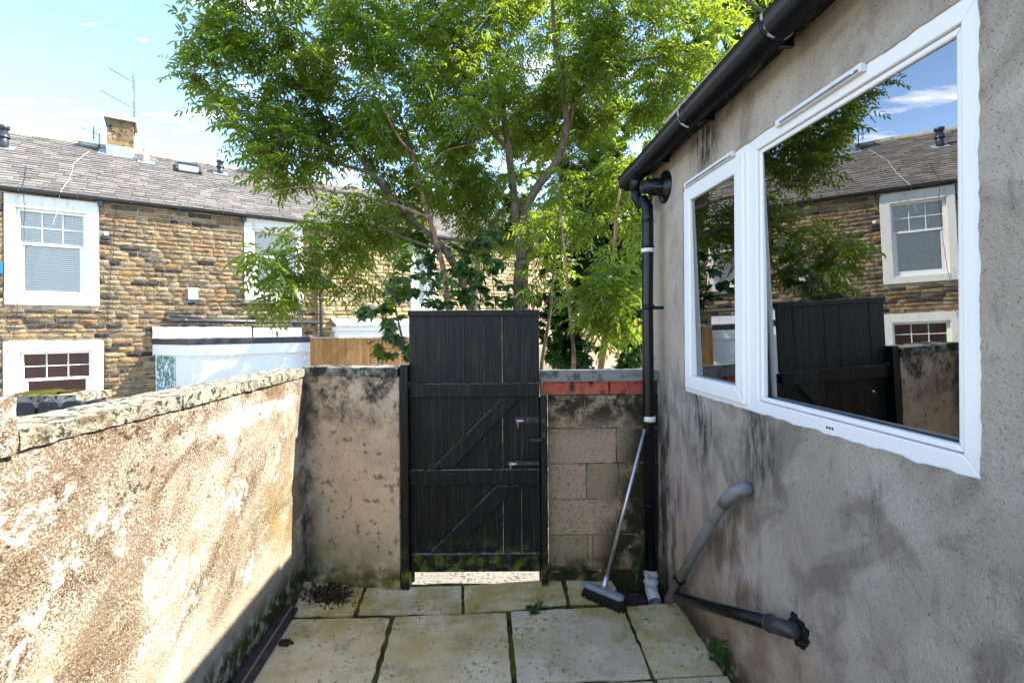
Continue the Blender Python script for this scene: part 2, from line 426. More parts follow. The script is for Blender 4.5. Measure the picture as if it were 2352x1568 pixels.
STUCCO = surf('grey_stucco', (0.51, 0.425, 0.33),
    [dict(c=(0.68, 0.60, 0.50), s=4.2, lo=0.48, hi=0.68, d=8, st=(1, 0.6, 1.4), rx=0.7, di=0.5, off=(1, 6, 2), a=0.7), dict(c=(0.27, 0.22, 0.17), s=3.4, lo=0.50, hi=0.66, d=8, st=(1, 0.55, 1.4), rx=0.8, di=0.5, off=(9, 6, 2), a=0.8),
     dict(c=(0.64, 0.55, 0.44), s=2.2, lo=0.42, hi=0.66, d=7, st=(1, 1.4, 0.9), di=0.6), dict(c=(0.34, 0.275, 0.21), s=3.2, lo=0.50, hi=0.70, d=8, di=0.8, off=(5, 3, 2)),
     dict(c=(0.58, 0.455, 0.345), s=2.4, lo=0.40, hi=0.62, d=6, m=[('plane', (0, 1, 0), 1.9, 2.8)], a=0.8),
     dict(c=(0.20, 0.17, 0.14), s=6.5, lo=0.57, hi=0.74, d=9, ro=0.7, st=(1, 1.8, 0.45), a=0.75),
     dict(c=(0.10, 0.085, 0.07), s=150, lo=0.58, hi=0.70, d=3, a=0.7), dict(c=(0.62, 0.56, 0.48), s=110, lo=0.60, hi=0.70, d=3, off=(4, 4, 4), a=0.5),
     dict(c=(0.05, 0.045, 0.04), s=1.1, w=0.0012, lo=0.1, hi=0.9, m=[('blob', (1.05, 1.35, 0.75), (0.6, 0.45, 0.55))], a=0.75),
     dict(c=(0.020, 0.020, 0.017), s=9, lo=0.36, hi=0.60, d=10, ro=0.8, st=(1, 2.2, 0.5), m=[('blob', (1.0, 1.98, 1.12), (0.6, 0.20, 0.36))], a=0.85),
     dict(c=(0.020, 0.020, 0.017), s=9, lo=0.42, hi=0.62, d=10, ro=0.8, st=(1, 2.2, 0.5), m=[('blob', (0.96, 2.48, 1.12), (0.6, 0.22, 0.42))], a=0.9),
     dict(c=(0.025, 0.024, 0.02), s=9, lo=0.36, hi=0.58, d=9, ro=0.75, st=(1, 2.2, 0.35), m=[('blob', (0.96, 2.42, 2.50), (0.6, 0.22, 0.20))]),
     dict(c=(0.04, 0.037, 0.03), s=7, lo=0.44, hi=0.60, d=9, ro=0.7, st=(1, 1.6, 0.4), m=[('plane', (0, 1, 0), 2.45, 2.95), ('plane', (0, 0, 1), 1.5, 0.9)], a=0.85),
     dict(c=(0.15, 0.105, 0.07), s=6, lo=0.42, hi=0.62, d=8, st=(1, 1.5, 0.5), m=[('blob', (1.0, 2.2, 0.55), (0.6, 0.45, 0.5))], a=0.8),
     dict(c=(0.30, 0.21, 0.12), s=3, lo=0.38, hi=0.6, d=6, m=[('blob', (1.0, 2.0, 0.18), (0.6, 0.8, 0.35))], a=0.7),
     dict(c=(0.03, 0.035, 0.012), s=8, lo=0.32, hi=0.54, d=8, m=[('plane', (0, 0, 1), 0.22, 0.02)], a=0.9)],
    rough=0.92, spec=0.15, bump=[(240, 1.1), (90, 1.1), (22, 1.2, (1, 1.6, 0.8)), (8, 1.9)], bdist=0.009)
SLAB = surf('paving_slab', [(0.66, 0.53, 0.32), (0.72, 0.58, 0.35), (0.62, 0.54, 0.40), (0.68, 0.54, 0.30)],
    [dict(c=(0.76, 0.65, 0.44), s=3, lo=0.42, hi=0.65, d=7), dict(c=(0.36, 0.31, 0.18), s=5, lo=0.5, hi=0.7, d=8, ro=0.7),
     dict(c=(0.36, 0.29, 0.05), s=3.2, lo=0.38, hi=0.60, d=8, ro=0.7, off=(2, 5, 0), m=[('plane', (0, 1, 0), 2.2, 2.75)], a=0.8),
     dict(c=(0.42, 0.35, 0.08), s=4.5, lo=0.44, hi=0.66, d=8, ro=0.7, off=(7, 5, 0), a=0.35),
     dict(c=(0.05, 0.045, 0.035), s=90, lo=0.68, hi=0.73, d=4, a=0.7), dict(c=(0.14, 0.12, 0.07), s=11, lo=0.56, hi=0.72, d=9, ro=0.75, a=0.75), dict(c=(0.09, 0.075, 0.045), s=38, lo=0.60, hi=0.68, d=6, mod=(3, 0.5), a=0.7)],
    rough=0.9, spec=0.2, bump=[(230, 1.2), (90, 1.0), (24, 0.8), (9, 1.0)], bdist=0.006)
SOIL = surf('mossy_soil', (0.045, 0.038, 0.020), [dict(c=(0.12, 0.12, 0.018), s=9, lo=0.38, hi=0.6, d=7), dict(c=(0.16, 0.13, 0.09), s=60, lo=0.6, hi=0.7)], rough=1, spec=0.05, bump=[(60, 1), (150, 1)], bdist=0.012)
GROUND = surf('alley_concrete', (0.33, 0.30, 0.25), [dict(c=(0.26, 0.24, 0.20), s=1.5, lo=0.4, hi=0.7, d=8), dict(c=(0.12, 0.10, 0.075), s=45, lo=0.52, hi=0.62), dict(c=(0.5, 0.47, 0.42), s=80, lo=0.55, hi=0.7)], rough=0.95, spec=0.1, bump=[(60, 1), (140, 1)], bdist=0.01)
MOSS = surf('moss', (0.07, 0.085, 0.012), [dict(c=(0.16, 0.10, 0.02), s=14, lo=0.45, hi=0.6), dict(c=(0.12, 0.16, 0.02), s=30, lo=0.55, hi=0.65)], rough=1, spec=0.05, bump=[(120, 1), (40, 1)], bdist=0.02)
STONE = surf('terrace_stone', [(0.055, 0.047, 0.040), (0.34, 0.245, 0.13), (0.20, 0.15, 0.095), (0.42, 0.32, 0.18), (0.36, 0.205, 0.09), (0.30, 0.22, 0.13), (0.085, 0.07, 0.055), (0.40, 0.31, 0.19),
                              (0.25, 0.17, 0.095), (0.13, 0.11, 0.085), (0.38, 0.27, 0.135), (0.32, 0.245, 0.15), (0.27, 0.20, 0.12), (0.39, 0.24, 0.11)],
    [dict(c=(0.035, 0.03, 0.026), s=9, lo=0.50, hi=0.68, d=8, ro=0.7, a=0.85), dict(c=(0.46, 0.37, 0.23), s=20, lo=0.56, hi=0.70, d=6, a=0.7)], rough=0.95, spec=0.1, bump=[(60, 1), (22, 1.8)], bdist=0.025)
PALESTONE = surf('pale_terrace_stone', [(0.50, 0.38, 0.20), (0.42, 0.30, 0.15), (0.55, 0.44, 0.26), (0.30, 0.22, 0.12), (0.52, 0.37, 0.17), (0.46, 0.36, 0.22)],
    [dict(c=(0.12, 0.09, 0.06), s=13, lo=0.58, hi=0.72, d=6, a=0.7)], rough=0.95, spec=0.1, bump=[(60, 1), (22, 1.5)], bdist=0.02)
CHIMSTONE = surf('sooty_chimney_stone', [(0.30, 0.20, 0.09), (0.22, 0.15, 0.08), (0.34, 0.23, 0.10)], [dict(c=(0.03, 0.026, 0.022), s=7, lo=0.48, hi=0.66, d=7, a=0.9)], rough=0.95, spec=0.1, bump=[(60, 1), (22, 1.5)], bdist=0.02)
POINTING = surf('sandy_pointing', (0.50, 0.40, 0.27), [dict(c=(0.28, 0.2, 0.12), s=6, lo=0.45, hi=0.65)], rough=0.95, spec=0.1)
PEACH = surf('peach_render', (0.55, 0.36, 0.22), [dict(c=(0.45, 0.3, 0.19), s=2, lo=0.4, hi=0.7)], rough=0.95, spec=0.1)
SLATE = surf('roof_slate', [(0.135, 0.118, 0.10), (0.165, 0.145, 0.12), (0.12, 0.107, 0.093), (0.19, 0.165, 0.135), (0.15, 0.128, 0.108), (0.175, 0.152, 0.125), (0.21, 0.185, 0.145)],
    [dict(c=(0.30, 0.28, 0.2), s=6, lo=0.56, hi=0.7, d=7, a=0.6), dict(c=(0.06, 0.055, 0.055), s=9, lo=0.58, hi=0.75, a=0.6)], rough=0.75, spec=0.3, bump=[(30, 1)], bdist=0.006)
RIDGE = surf('ridge_tile', (0.42, 0.38, 0.29), [dict(c=(0.16, 0.14, 0.11), s=8, lo=0.5, hi=0.7, d=7)], rough=0.95, spec=0.1, bump=[(40, 1)])
SURROUND = surf('cream_painted_stone', (0.76, 0.73, 0.64), [dict(c=(0.50, 0.44, 0.31), s=6, lo=0.52, hi=0.75, st=(1.5, 1.5, .4), d=7, a=0.7), dict(c=(0.2, 0.17, 0.13), s=18, lo=0.66, hi=0.74, d=6, a=.7)], rough=0.7, bump=[(40, 0.6)], bdist=0.004)
LEAD = surf('lead_flashing', (0.30, 0.33, 0.36), [dict(c=(0.5, 0.52, 0.53), s=9, lo=0.45, hi=0.65)], rough=0.5, metal=0.2)
WHITEWASH = surf('whitewashed_render', (0.78, 0.77, 0.74), [dict(c=(0.66, 0.64, 0.60), s=9, lo=0.52, hi=0.75, st=(1, 1, .4), a=.6)], rough=0.9, spec=0.1, bump=[(40, 1), (15, 1)], bdist=0.008)
BLINDW = surf('pale_blind', (0.88, 0.86, 0.78), rough=0.5)
BLINDB = surf('brown_blind', (0.20, 0.085, 0.05), rough=0.5)
DARKROOM = surf('dark_interior', (0.035, 0.032, 0.028), rough=0.9)
ROOMWALL = surf('kitchen_wall', (0.16, 0.14, 0.10), rough=0.8)
CURTAIN = surf('net_curtain', (0.10, 0.10, 0.10), rough=0.9)
CHROME = surf('chrome', (0.75, 0.75, 0.76), rough=0.12, metal=1.0)
GLASS = glassmat('window_glass', (0.62, 0.66, 0.62), 4.0)
FARGLASS = glassmat('terrace_glass', (0.92, 0.93, 0.92), 1.3)
ORANGEWOOD = surf('stained_fence_wood', [(0.36, 0.17, 0.05), (0.32, 0.145, 0.042), (0.40, 0.20, 0.06)], [dict(c=(0.22, 0.1, 0.03), s=9, lo=0.5, hi=0.7, st=(4, 4, 0.4))], rough=0.7)
PALEWOOD = surf('pale_fence_wood', [(0.46, 0.36, 0.27), (0.5, 0.4, 0.3)], [dict(c=(0.3, 0.22, 0.16), s=9, lo=0.5, hi=0.7, st=(4, 4, 0.4))], rough=0.8)
FASCIAWOOD = surf('peeling_fascia_wood', (0.030, 0.022, 0.015), [dict(c=(0.16, 0.085, 0.04), s=12, lo=0.5, hi=0.62, d=7, st=(1, 0.4, 2)), dict(c=(0.34, 0.22, 0.12), s=26, lo=0.6, hi=0.68, d=6, st=(1, 0.4, 2))], rough=0.8, bump=[(50, 1, (1, 0.3, 2))], bdist=0.006)
BARK = surf('ash_bark', (0.14, 0.105, 0.065), [dict(c=(0.07, 0.06, 0.03), s=14, lo=0.42, hi=0.65, st=(1, 1, 0.4), d=7), dict(c=(0.24, 0.21, 0.15), s=30, lo=0.58, hi=0.7)], rough=0.95, spec=0.1, bump=[(60, 1, (1, 1, 0.3)), (25, 1)], bdist=0.01)
PALEBARK = surf('pale_bark', (0.34, 0.20, 0.12), [dict(c=(0.12, 0.065, 0.035), s=12, lo=0.42, hi=0.66, st=(1, 1, 0.4), d=7), dict(c=(0.42, 0.33, 0.25), s=22, lo=0.56, hi=0.7)], rough=0.9, spec=0.1, bump=[(60, 1, (1, 1, 0.3))], bdist=0.008)
ASHLEAF = leafmat('ash_leaf', [(0.024, 0.060, 0.009), (0.048, 0.098, 0.013), (0.100, 0.155, 0.020)], (0.42, 0.54, 0.03), 0.48)
BROADLEAF = leafmat('sycamore_leaf', [(0.018, 0.048, 0.009), (0.032, 0.075, 0.013), (0.06, 0.11, 0.018)], (0.28, 0.42, 0.03), 0.40)
BUSHLEAF = leafmat('bush_leaf', [(0.015, 0.045, 0.010), (0.026, 0.070, 0.013), (0.05, 0.11, 0.018)], (0.12, 0.27, 0.025), 0.32)
WEEDLEAF = leafmat('weed_leaf', [(0.022, 0.075, 0.018), (0.04, 0.11, 0.022), (0.06, 0.14, 0.03)], (0.15, 0.32, 0.04), 0.3)
STEM = surf('weed_stem', (0.12, 0.14, 0.05), rough=0.8)
ALU = surf('aluminium_tube', (0.55, 0.56, 0.58), [dict(c=(0.35, 0.35, 0.36), s=20, lo=0.5, hi=0.7)], rough=0.32, metal=0.8)
BROOMGREY = surf('grey_broom_plastic', (0.20, 0.225, 0.25), [dict(c=(0.12, 0.12, 0.12), s=30, lo=0.55, hi=0.7, a=0.6)], rough=0.45)
BRISTLE = surf('black_bristle', (0.012, 0.012, 0.012), rough=0.8)
CLAY = surf('red_clay_tile', (0.085, 0.028, 0.018), [dict(c=(0.02, 0.016, 0.012), s=9, lo=0.4, hi=0.65, d=7)], rough=0.6, bump=[(40, 1)])
BLUE = surf('blue_plastic', (0.02, 0.16, 0.5), rough=0.4)
ROSE = surf('pink_petal', (0.62, 0.14, 0.20), rough=0.6)
YELLOW = surf('yellow_petal', (0.75, 0.5, 0.03), rough=0.6)
IVYGREEN = surf('printed_ivy_leaf', [(0.06, 0.16, 0.13), (0.12, 0.26, 0.21), (0.22, 0.36, 0.30)], rough=0.7)
SAWN = surf('sawn_wood_edge', (0.36, 0.2, 0.09), rough=0.8)
DIRT = surf('leaf_litter', [(0.018, 0.013, 0.010), (0.035, 0.022, 0.015), (0.06, 0.035, 0.022), (0.022, 0.018, 0.014), (0.11, 0.07, 0.045)], rough=1, spec=0.05)
DARKPLANK = surf('charcoal_plank', (0.028, 0.028, 0.030), [dict(c=(0.07, 0.07, 0.065), s=14, lo=0.5, hi=0.75)], rough=0.6)
CHARFENCE = surf('charcoal_fence_paint', (0.028, 0.029, 0.029), [dict(c=(0.1, 0.1, 0.1), s=14, lo=0.5, hi=0.75)], rough=0.7, bump=[(40, 1, (3, 3, 0.3))])

rnd = random.Random(7)

# ------------------------------------------------------------------ ground
m = MB(); m.add([(-1500, -1500, -0.10), (1500, -1500, -0.10), (1500, 1500, -0.10), (-1500, 1500, -0.10)], [(0, 1, 2, 3)])
single(m, 'ground', GROUND, kind='structure')
def soil_z(a, b):
    return Vector((a, b, -0.012 + 0.007 * noise.noise(Vector((a * 6, b * 6, 0))) - (0.085 if (a > 0.60 and b > 2.72) else 0.0)))
m = MB(); m.grid(soil_z, [-1.40 + 0.04 * i for i in range(66)], [-1.0 + 0.04 * i for i in range(102)])
single(m, 'patio_soil', SOIL, kind='structure')
slabs = [[(668, 1413), (812, 1412), (836, 1347), (760, 1338), (700, 1334)], [(820, 1409), (1061, 1406), (1060, 1343), (842, 1347)],
         [(1067, 1405), (1303, 1386), (1288, 1326), (1065, 1342)], [(1310, 1385), (1429, 1381), (1398, 1318), (1298, 1325)],
         [(566, 1560), (655, 1420), (897, 1416), (848, 1590), (560, 1590)], [(906, 1414), (1163, 1405), (1179, 1600), (856, 1600)],
         [(1172, 1404), (1430, 1391), (1497, 1555), (1188, 1567)], [(1436, 1389), (1556, 1380), (1664, 1546), (1504, 1555)],
         [(1188, 1573), (1500, 1560), (1600, 1790), (1200, 1800)], [(1508, 1560), (1670, 1551), (1800, 1780), (1608, 1790)],
         [(845, 1597), (1180, 1606), (1196, 1900), (770, 1900)], [(555, 1597), (838, 1597), (760, 1900), (420, 1900)]]
m = MB()
for i, pg in enumerate(slabs):
    tl = rnd.uniform(-0.004, 0.004); tx, ty = rnd.uniform(-.006, .006), rnd.uniform(-.006, .006)
    P = [pZ(x, y, 0) for x, y in pg]; c = sum(P, Vector()) / len(P); Q = []
    for j, p in enumerate(P):      # worn, slightly chipped edges
        q = P[(j + 1) % len(P)]; k = max(2, int((q - p).length / 0.018))
        for a in range(k):
            e = p.lerp(q, a / k)
            e = e + (c - e).normalized() * (0.002 + 0.009 * noise.noise(e * 17) + (0.003 if a == 0 else 0))
            e.z = tl + tx * (e.x - c.x) + ty * (e.y - c.y)
            Q.append(e)
    m.prism([q - Vector((0, 0, 0.045)) for q in Q], (0, 0, 0.045))
single(m, 'paving', SLAB, kind='structure', bevel=0.003)

# ------------------------------------------------------------------ left boundary wall
def lw_face(a, b):
    d = 0.006 * noise.noise(Vector((a * 2.2, b * 2.2, 0))) + 0.003 * noise.noise(Vector((a * 9, b * 9, 4)))
    return LW(a, d, b)
R_ = root('boundary_wall', LW(1.2, -0.1, 0), 'low roughcast boundary wall stained brown and cream, lit by the sun', 'wall')
m = MB()
ys = [-2.0, -1.0, -0.3] + [0.0 + 0.04 * i for i in range(77)] + [3.075]
m.grid(lw_face, ys, [-0.1 + 0.035 * i for i in range(40)] + [1.292])
m.box(LW(-2, -0.02, -0.1), LW(3.2, -0.02, 0) - LW(-2, -0.02, 0), (-0.17, 0, 0), (0, 0, 1.390))
part(m, 'wall_body', LEFTWALL, R_)
m = MB()
m.rough(LW(-1.0, 0.012, 1.29), LW(1.215, 0.012, 0) - LW(-1.0, 0.012, 0), (-0.2, 0, 0), (0, 0, 0.145), 0.03, 0.010, 12)
part(m, 'raised_end', LEFTWALL, R_)
joints = [1.222, 1.86, 2.42, 2.80, 3.055]
for i in range(len(joints) - 1):
    a, b = joints[i] + 0.003, joints[i + 1] - 0.003
    m = MB(); u = rnd.uniform(0, 0.006)
    m.rough(LW(a, 0.012 - u, 1.295), LW(b, 0.012 - u, 0) - LW(a, 0.012 - u, 0), (-0.205, 0, 0), (0, 0, 0.048 + rnd.uniform(-.002, .002)), 0.016, 0.004, 20)
    part(m, 'coping_stone', COPING, R_)

# ------------------------------------------------------------------ wall beside the gate
A = Vector((-1.322, 3.075, 0)); B = pY(919, 1340, 2.955); B.z = 0
dv = B - A; nb = Vector((-dv.y, dv.x, 0)).normalized()
if nb.y < 0: nb = -nb
R_ = root('rendered_wall', (A + B) / 2, 'short rendered wall panel with sooty top and mossy foot, left of black gate', 'wall')
m = MB()
m.grid(lambda a, b: A + dv * a + nb * (0.006 * noise.noise(Vector((a * 3, b * 3, 9))) - 0.0) + Vector((0, 0, b)), [i / 24 for i in range(25)], [-0.1 + 0.04 * i for i in range(36)])
m.box(A + nb * 0.02 + Vector((0, 0, -0.1)), dv, nb * 0.17, (0, 0, 1.398))
part(m, 'wall_body', GATEWALL, R_)
for a, b in ((0.0, 0.62), (0.625, 0.985)):
    m = MB(); m.rough(A + dv * a - nb * 0.020 + Vector((0, 0, 1.298)), dv * (b - a), nb * 0.22, (0, 0, 0.055), 0.02, 0.006, 16)
    part(m, 'coping_stone', DARKCOPING, R_)

# ------------------------------------------------------------------ gate posts and gate
GY = 3.0
def gx(x, y, Y=GY): return pY(x, y, Y)
m = MB(); p = gx(922, 1338, 2.965); q = gx(942, 1338, 2.965); t = gx(930, 838, 2.965)
m.abox(p.x, q.x - 0.004, 2.955, 3.06, -0.02, t.z); m.abox(q.x - 0.0035, q.x + 0.012, 3.035, 3.058, 0.0, t.z - 0.01)
single(m, 'gate_post', BLACKWOOD, 'black wooden gate post against the rendered wall, hinge side', 'post', bevel=0.004, group='gate posts')
m = MB(); p = gx(1244, 1330, 3.02); q = gx(1259, 1330, 3.02); t = gx(1250, 905, 3.02)
m.abox(p.x, q.x, 2.985, 3.08, -0.02, t.z); m.abox(p.x - 0.012, p.x - 0.0005, 3.045, 3.065, 0.0, t.z - 0.02)
single(m, 'gate_post', BLACKWOOD, 'black wooden gate post against the concrete blocks, latch side', 'post', bevel=0.004, group='gate posts')
gl_, gr_, gb_, gt_ = gx(943, 1315).x, gx(1240, 1000).x, gx(1100, 1316).z, gx(1100, 712).z
R_ = root('garden_gate', ((gl_ + gr_) / 2, GY, gb_), 'tall black boarded garden gate with diagonal braces and raised top', 'gate')
nbd = 7; bw = (gr_ - gl_) / nbd
zr1a, zr1b = gx(1100, 912).z, gx(1100, 880).z
def boards(z0, z1, y0, y1, seed):
    m = MB(); rr = random.Random(seed)
    for i in range(nbd):
        g = rr.choice((0.0003, 0.0003, 0.0004, 0.0007)); u = rr.uniform(-.0015, .0015)
        m.abox(gl_ + i * bw + g, gl_ + (i + 1) * bw - g, y0 + u, y1 + u, z0 + rr.uniform(0, .004), z1)
    return m
part(boards(gb_ + 0.010, zr1b - 0.01, GY + 0.022, GY + 0.042, 1), 'lower_boards', BLACKWOOD, R_, 0.002)
part(boards(zr1b - 0.008, gt_ - 0.01, GY + 0.004, GY + 0.022, 2), 'upper_boards', BLACKWOOD, R_, 0.002)
m = MB(); m.abox(gl_ - .004, gr_ + .004, GY - 0.012, GY + 0.034, gt_ - 0.036, gt_); part(m, 'top_rail', BLACKWOOD, R_, 0.003)
def rail(y0, y1, name='rail'):
    m = MB(); m.abox(gl_ + .002, gr_ - .002, GY - 0.006, GY + 0.0215, gx(1100, y1).z, gx(1100, y0).z)
    part(m, name, BLACKWOOD, R_, 0.005)
m = MB(); m.abox(gl_ + .002, gr_ - .002, GY - 0.012, GY + 0.0035, zr1a, zr1b); part(m, 'rail', BLACKWOOD, R_, 0.005)
rail(1078, 1113); rail(1271, 1312)
for quad in (((993, 1076), (1041, 1076), (1198, 913), (1155, 913)), ((989, 1269), (1042, 1269), (1191, 1115), (1142, 1115))):
    m = MB(); m.prism([gx(x, y, GY + 0.001) for x, y in quad], (0, 0.0205, 0)); part(m, 'brace', BLACKWOOD, R_, 0.005)
for (ya, yb, yy) in ((878, 899, -0.0165), (1081, 1095, -0.0105)):      # tapered strap hinges
    m = MB(); m.prism([gx(941, ya, GY + yy), gx(941, yb, GY + yy), gx(1046, (ya + yb) / 2 + 6, GY + yy), gx(1048, (ya + yb) / 2 + 1, GY + yy)], (0, 0.004, 0))
    k = gx(940, (ya + yb) / 2, GY + yy); m.tube([k - Vector((0, 0, .03)), k + Vector((0, 0, .03))], 0.008, 8)
    part(m, 'strap_hinge', BLACKWOOD, R_)
def bolt(x0, x1, ya, yb, xk, yk, yf):
    p0, p1 = gx(x0, ya, GY + yf), gx(x1, yb, GY + yf); zc = (p0.z + p1.z) / 2
    m = MB(); m.abox(p0.x, p1.x, GY + yf - 0.003, GY + yf, p1.z, p0.z)
    m.tube([(p0.x + 0.055, GY + yf - 0.008, zc - 0.003), (p1.x - 0.002, GY + yf - 0.008, zc - 0.003)], 0.008, 10)
    for a in (0.01, 0.06, p1.x - p0.x - 0.01):
        for s_ in (0.004, -0.004): m.tube([(p0.x + a, GY + yf - 0.0045, (p0.z if s_ > 0 else p1.z) - s_), (p0.x + a, GY + yf - 0.0025, (p0.z if s_ > 0 else p1.z) - s_)], 0.0025, 6)
    o = part(m, 'bolt', METAL, R_, 0.001)
    m = MB(); m.tube([(p0.x + 0.012, GY + yf - 0.009, zc - 0.003), (p0.x + 0.058, GY + yf - 0.009, zc - 0.003)], 0.006, 8)
    part(m, 'bolt_rod', GREYWHITE, o)
    m = MB(); k = gx(xk, yk, GY + yf - 0.016); m.tube([(k.x, GY + yf - 0.012, zc - 0.002), (k.x, GY + yf - 0.016, zc - 0.012), k], [0.0045, 0.0045, 0.006], 8)
    part(m, 'bolt_knob', COPPER, o)
bolt(1182, 1239, 957, 972, 1190, 984, 0.0195)
bolt(1166, 1238, 1058, 1068, 1173, 1079, -0.006)
m = MB(); a, b = gx(1217, 1010, GY + .008), gx(1257, 1008, GY - .03)
m.box(a - Vector((0, 0, .009)), (b.x - a.x, -0.02, 0.005), (0, 0.004, 0), (0, 0, 0.016)); c = gx(1250, 989, 2.975)
m.tube([c + Vector((0.012 * math.cos(t), 0, 0.012 * math.sin(t))) for t in [i * 0.5 for i in range(12)]], 0.0025, 6)
m.abox(c.x - .012, c.x + .01, 2.976, 2.984, c.z - 0.045, c.z - .008)
part(m, 'latch', METAL, R_)
m = MB(); a = gx(1247, 965, 2.985); m.abox(a.x - .008, a.x + .014, 2.972, 2.984, a.z - .016, a.z + .016); part(m, 'bolt_keeper', METAL, R_, 0.002)

# ------------------------------------------------------------------ concrete block wall right of the gate
BY = 3.06
R_ = root('block_wall', (0.55, BY + 0.05, 0), 'concrete block wall with red brick course and grey coping, right of gate', 'wall')
xl, xr = gx(1260, 1100, BY).x, 0.93
rows = [906, 983, 1064, 1146, 1227, 1312]; zs = [gx(1370, y, BY).z for y in rows]
cuts = [[1343], [1416], [1347, 1422], [1416], [1350, 1362]]
m = MB()
for i in range(5):
    xs = [xl] + [gx(c, rows[i] + 40, BY).x for c in cuts[i]] + ([gx(1480, rows[i] + 40, BY).x] if i in (0, 3) else []) + [xr]
    for a, b in zip(xs[:-1], xs[1:]):
        u = rnd.uniform(-.004, .004)
        m.rough((a + .004, BY + u, zs[i + 1] + .004), (b - a - .008, 0, 0), (0, 0.1, 0), (0, 0, zs[i] - zs[i + 1] - .008), 0.025, 0.003, 20, 0)
m.rough((xl - 0.01, BY - 0.02, -0.09), (xr - xl + 0.02, 0, 0), (0, 0.12, 0), (0, 0, zs[5] + 0.087), 0.02, 0.016, 11, 0)
m.abox(xl + .006, xr, BY + 0.008, BY + 0.095, zs[5], zs[0] - .002, 1)
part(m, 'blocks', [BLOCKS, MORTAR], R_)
zb0, zb1 = zs[0], gx(1370, 874, BY).z
m = MB()
for a, b in ((1248, 1310), (1316, 1397), (1402, 1440), (1444, 1492)):
    a, b = gx(a, 890, BY).x, gx(b, 890, BY).x
    m.rough((a, BY - .004, zb0 + .004), (b - a, 0, 0), (0, 0.1, 0), (0, 0, zb1 - zb0 - .006), 0.02, 0.003, 25)
m.abox(xl - .02, xr, BY + 0.005, BY + 0.09, zb0 + .001, zb1 - .001, 1)
part(m, 'brick_course', [REDBRICK, MORTAR], R_, label='single course of red bricks under the coping')
m = MB(); a = gx(1243, 860, BY - .03).x
m.rough((a, BY - .03, zb1), (xr + 0.0 - a, 0, 0), (0, 0.16, 0), (0, 0, gx(1370, 852, BY).z - zb1), 0.025, 0.002, 18)
part(m, 'coping_slab', GREYSTONE, R_)

# ------------------------------------------------------------------ near house on the right
HY0, HY1, HZ = -5.0, 3.13, 2.85
wy0, wy1, wz0, wz1 = 1.10, 2.65, 1.240, 2.362
R_ = root('rendered_house', W(1.0, -1.2, 0), 'single storey grey rendered house wall with white window, right of the yard', 'house')
def wall_pt(a, b):
    d = 0.007 * noise.noise(Vector((a * 1.8, b * 1.8, 2))) + 0.003 * noise.noise(Vector((a * 6, b * 5, 7)))
    onb = False
    if abs(a - wy0) < 1e-6 or abs(a - wy1) < 1e-6 or abs(b - wz0) < 1e-6 or abs(b - wz1) < 1e-6:
        if wy0 - 1e-6 <= a <= wy1 + 1e-6 and wz0 - 1e-6 <= b <= wz1 + 1e-6:
            j = 0.005 * noise.noise(Vector((a * 13, b * 13, 1))) + 0.005 * noise.noise(Vector((a * 47, b * 47, 3))) + 0.002
            if abs(a - wy0) < 1e-6: a += j
            if abs(a - wy1) < 1e-6: a += j
            if abs(b - wz0) < 1e-6: b += j
            if abs(b - wz1) < 1e-6: b += j
            d = 0.008
    if b > 2.60: b = min(b, 2.60 + 0.034 * (3.1 - a))
    return W(a, d, b)
def lines(a, b, step, extra):
    L = [a + (b - a) * i / max(1, round((b - a) / step)) for i in range(max(1, round((b - a) / step)) + 1)]
    return L
gy_ = [HY0, -3, -1, 0] + lines(0.3, wy0, 0.05, 0) + lines(wy0, wy1, 0.016, 0)[1:] + lines(wy1, HY1, 0.03, 0)[1:]
gz_ = lines(-0.1, wz0, 0.03, 0) + lines(wz0, wz1, 0.016, 0)[1:] + lines(wz1, HZ, 0.03, 0)[1:]
m = MB()
m.grid(wall_pt, gy_[::-1], gz_, skip=lambda a, b: wy0 < a < wy1 and wz0 < b < wz1)
m.prism([W(HY1, 0, -.1), W(HY1, -2.6, -.1), W(HY1, -2.6, 3.9), W(HY1, 0, 2.55)], W(HY1 - .2, 0, 0) - W(HY1, 0, 0))
m.box(W(HY0, 0, -0.1), WN * -2.6, (0, 0.2, 0), (0, 0, HZ + 0.1))
m.box(W(HY0, -2.6, -0.1), W(HY1, -2.6, 0) - W(HY0, -2.6, 0), WN * 0.15, (0, 0, 4.2))
for (a0, a1, b0, b1) in ((wy0 - .3, wy0 - .03, -0.1, HZ), (wy1 + .03, wy1 + .3, -0.1, HZ), (wy0 - .03, wy1 + .03, -0.1, wz0 - .03), (wy0 - .03, wy1 + .03, wz1 + .03, HZ)):
    m.box(W(a0, -0.012, b0), W(a1, -.012, 0) - W(a0, -.012, 0), WN * -0.08, (0, 0, b1 - b0))
part(m, 'wall', STUCCO, R_)
m = MB(); pts = [W(HY0, 0.06, 2.600), W(HY0, -2.7, 4.06), W(HY0, -2.7, 4.12), W(HY0, 0.06, 2.632)]
m.prism([q + Vector((0, 0, 0.034 * (3.1 - HY0))) for q in pts], W(3.24, 0, 0) - W(HY0, 0, 0) - Vector((0, 0, 0.034 * (3.24 - HY0)))); part(m, 'roof', SLATE, R_)
m = MB(); DROP = Vector((0, 0, 0.034))
m.box(W(HY0, 0.012, 2.598) + DROP * (3.1 - HY0), W(3.19, 0, 0) - W(HY0, 0, 0) - DROP * (3.19 - HY0), WN * 0.022, (0, 0, 0.062))
m.rough(W(HY0 + 4.0, 0.005, 2.575) + DROP * (3.1 - HY0 - 4), W(3.17, 0, 0) - W(HY0 + 4.0, 0, 0) - DROP * (3.17 - HY0 - 4), WN * 0.016, (0, 0, 0.04), 0.04, 0.004, 12)
part(m, 'fascia_board', FASCIAWOOD, R_)
m = MB()      # dark kitchen behind the glass
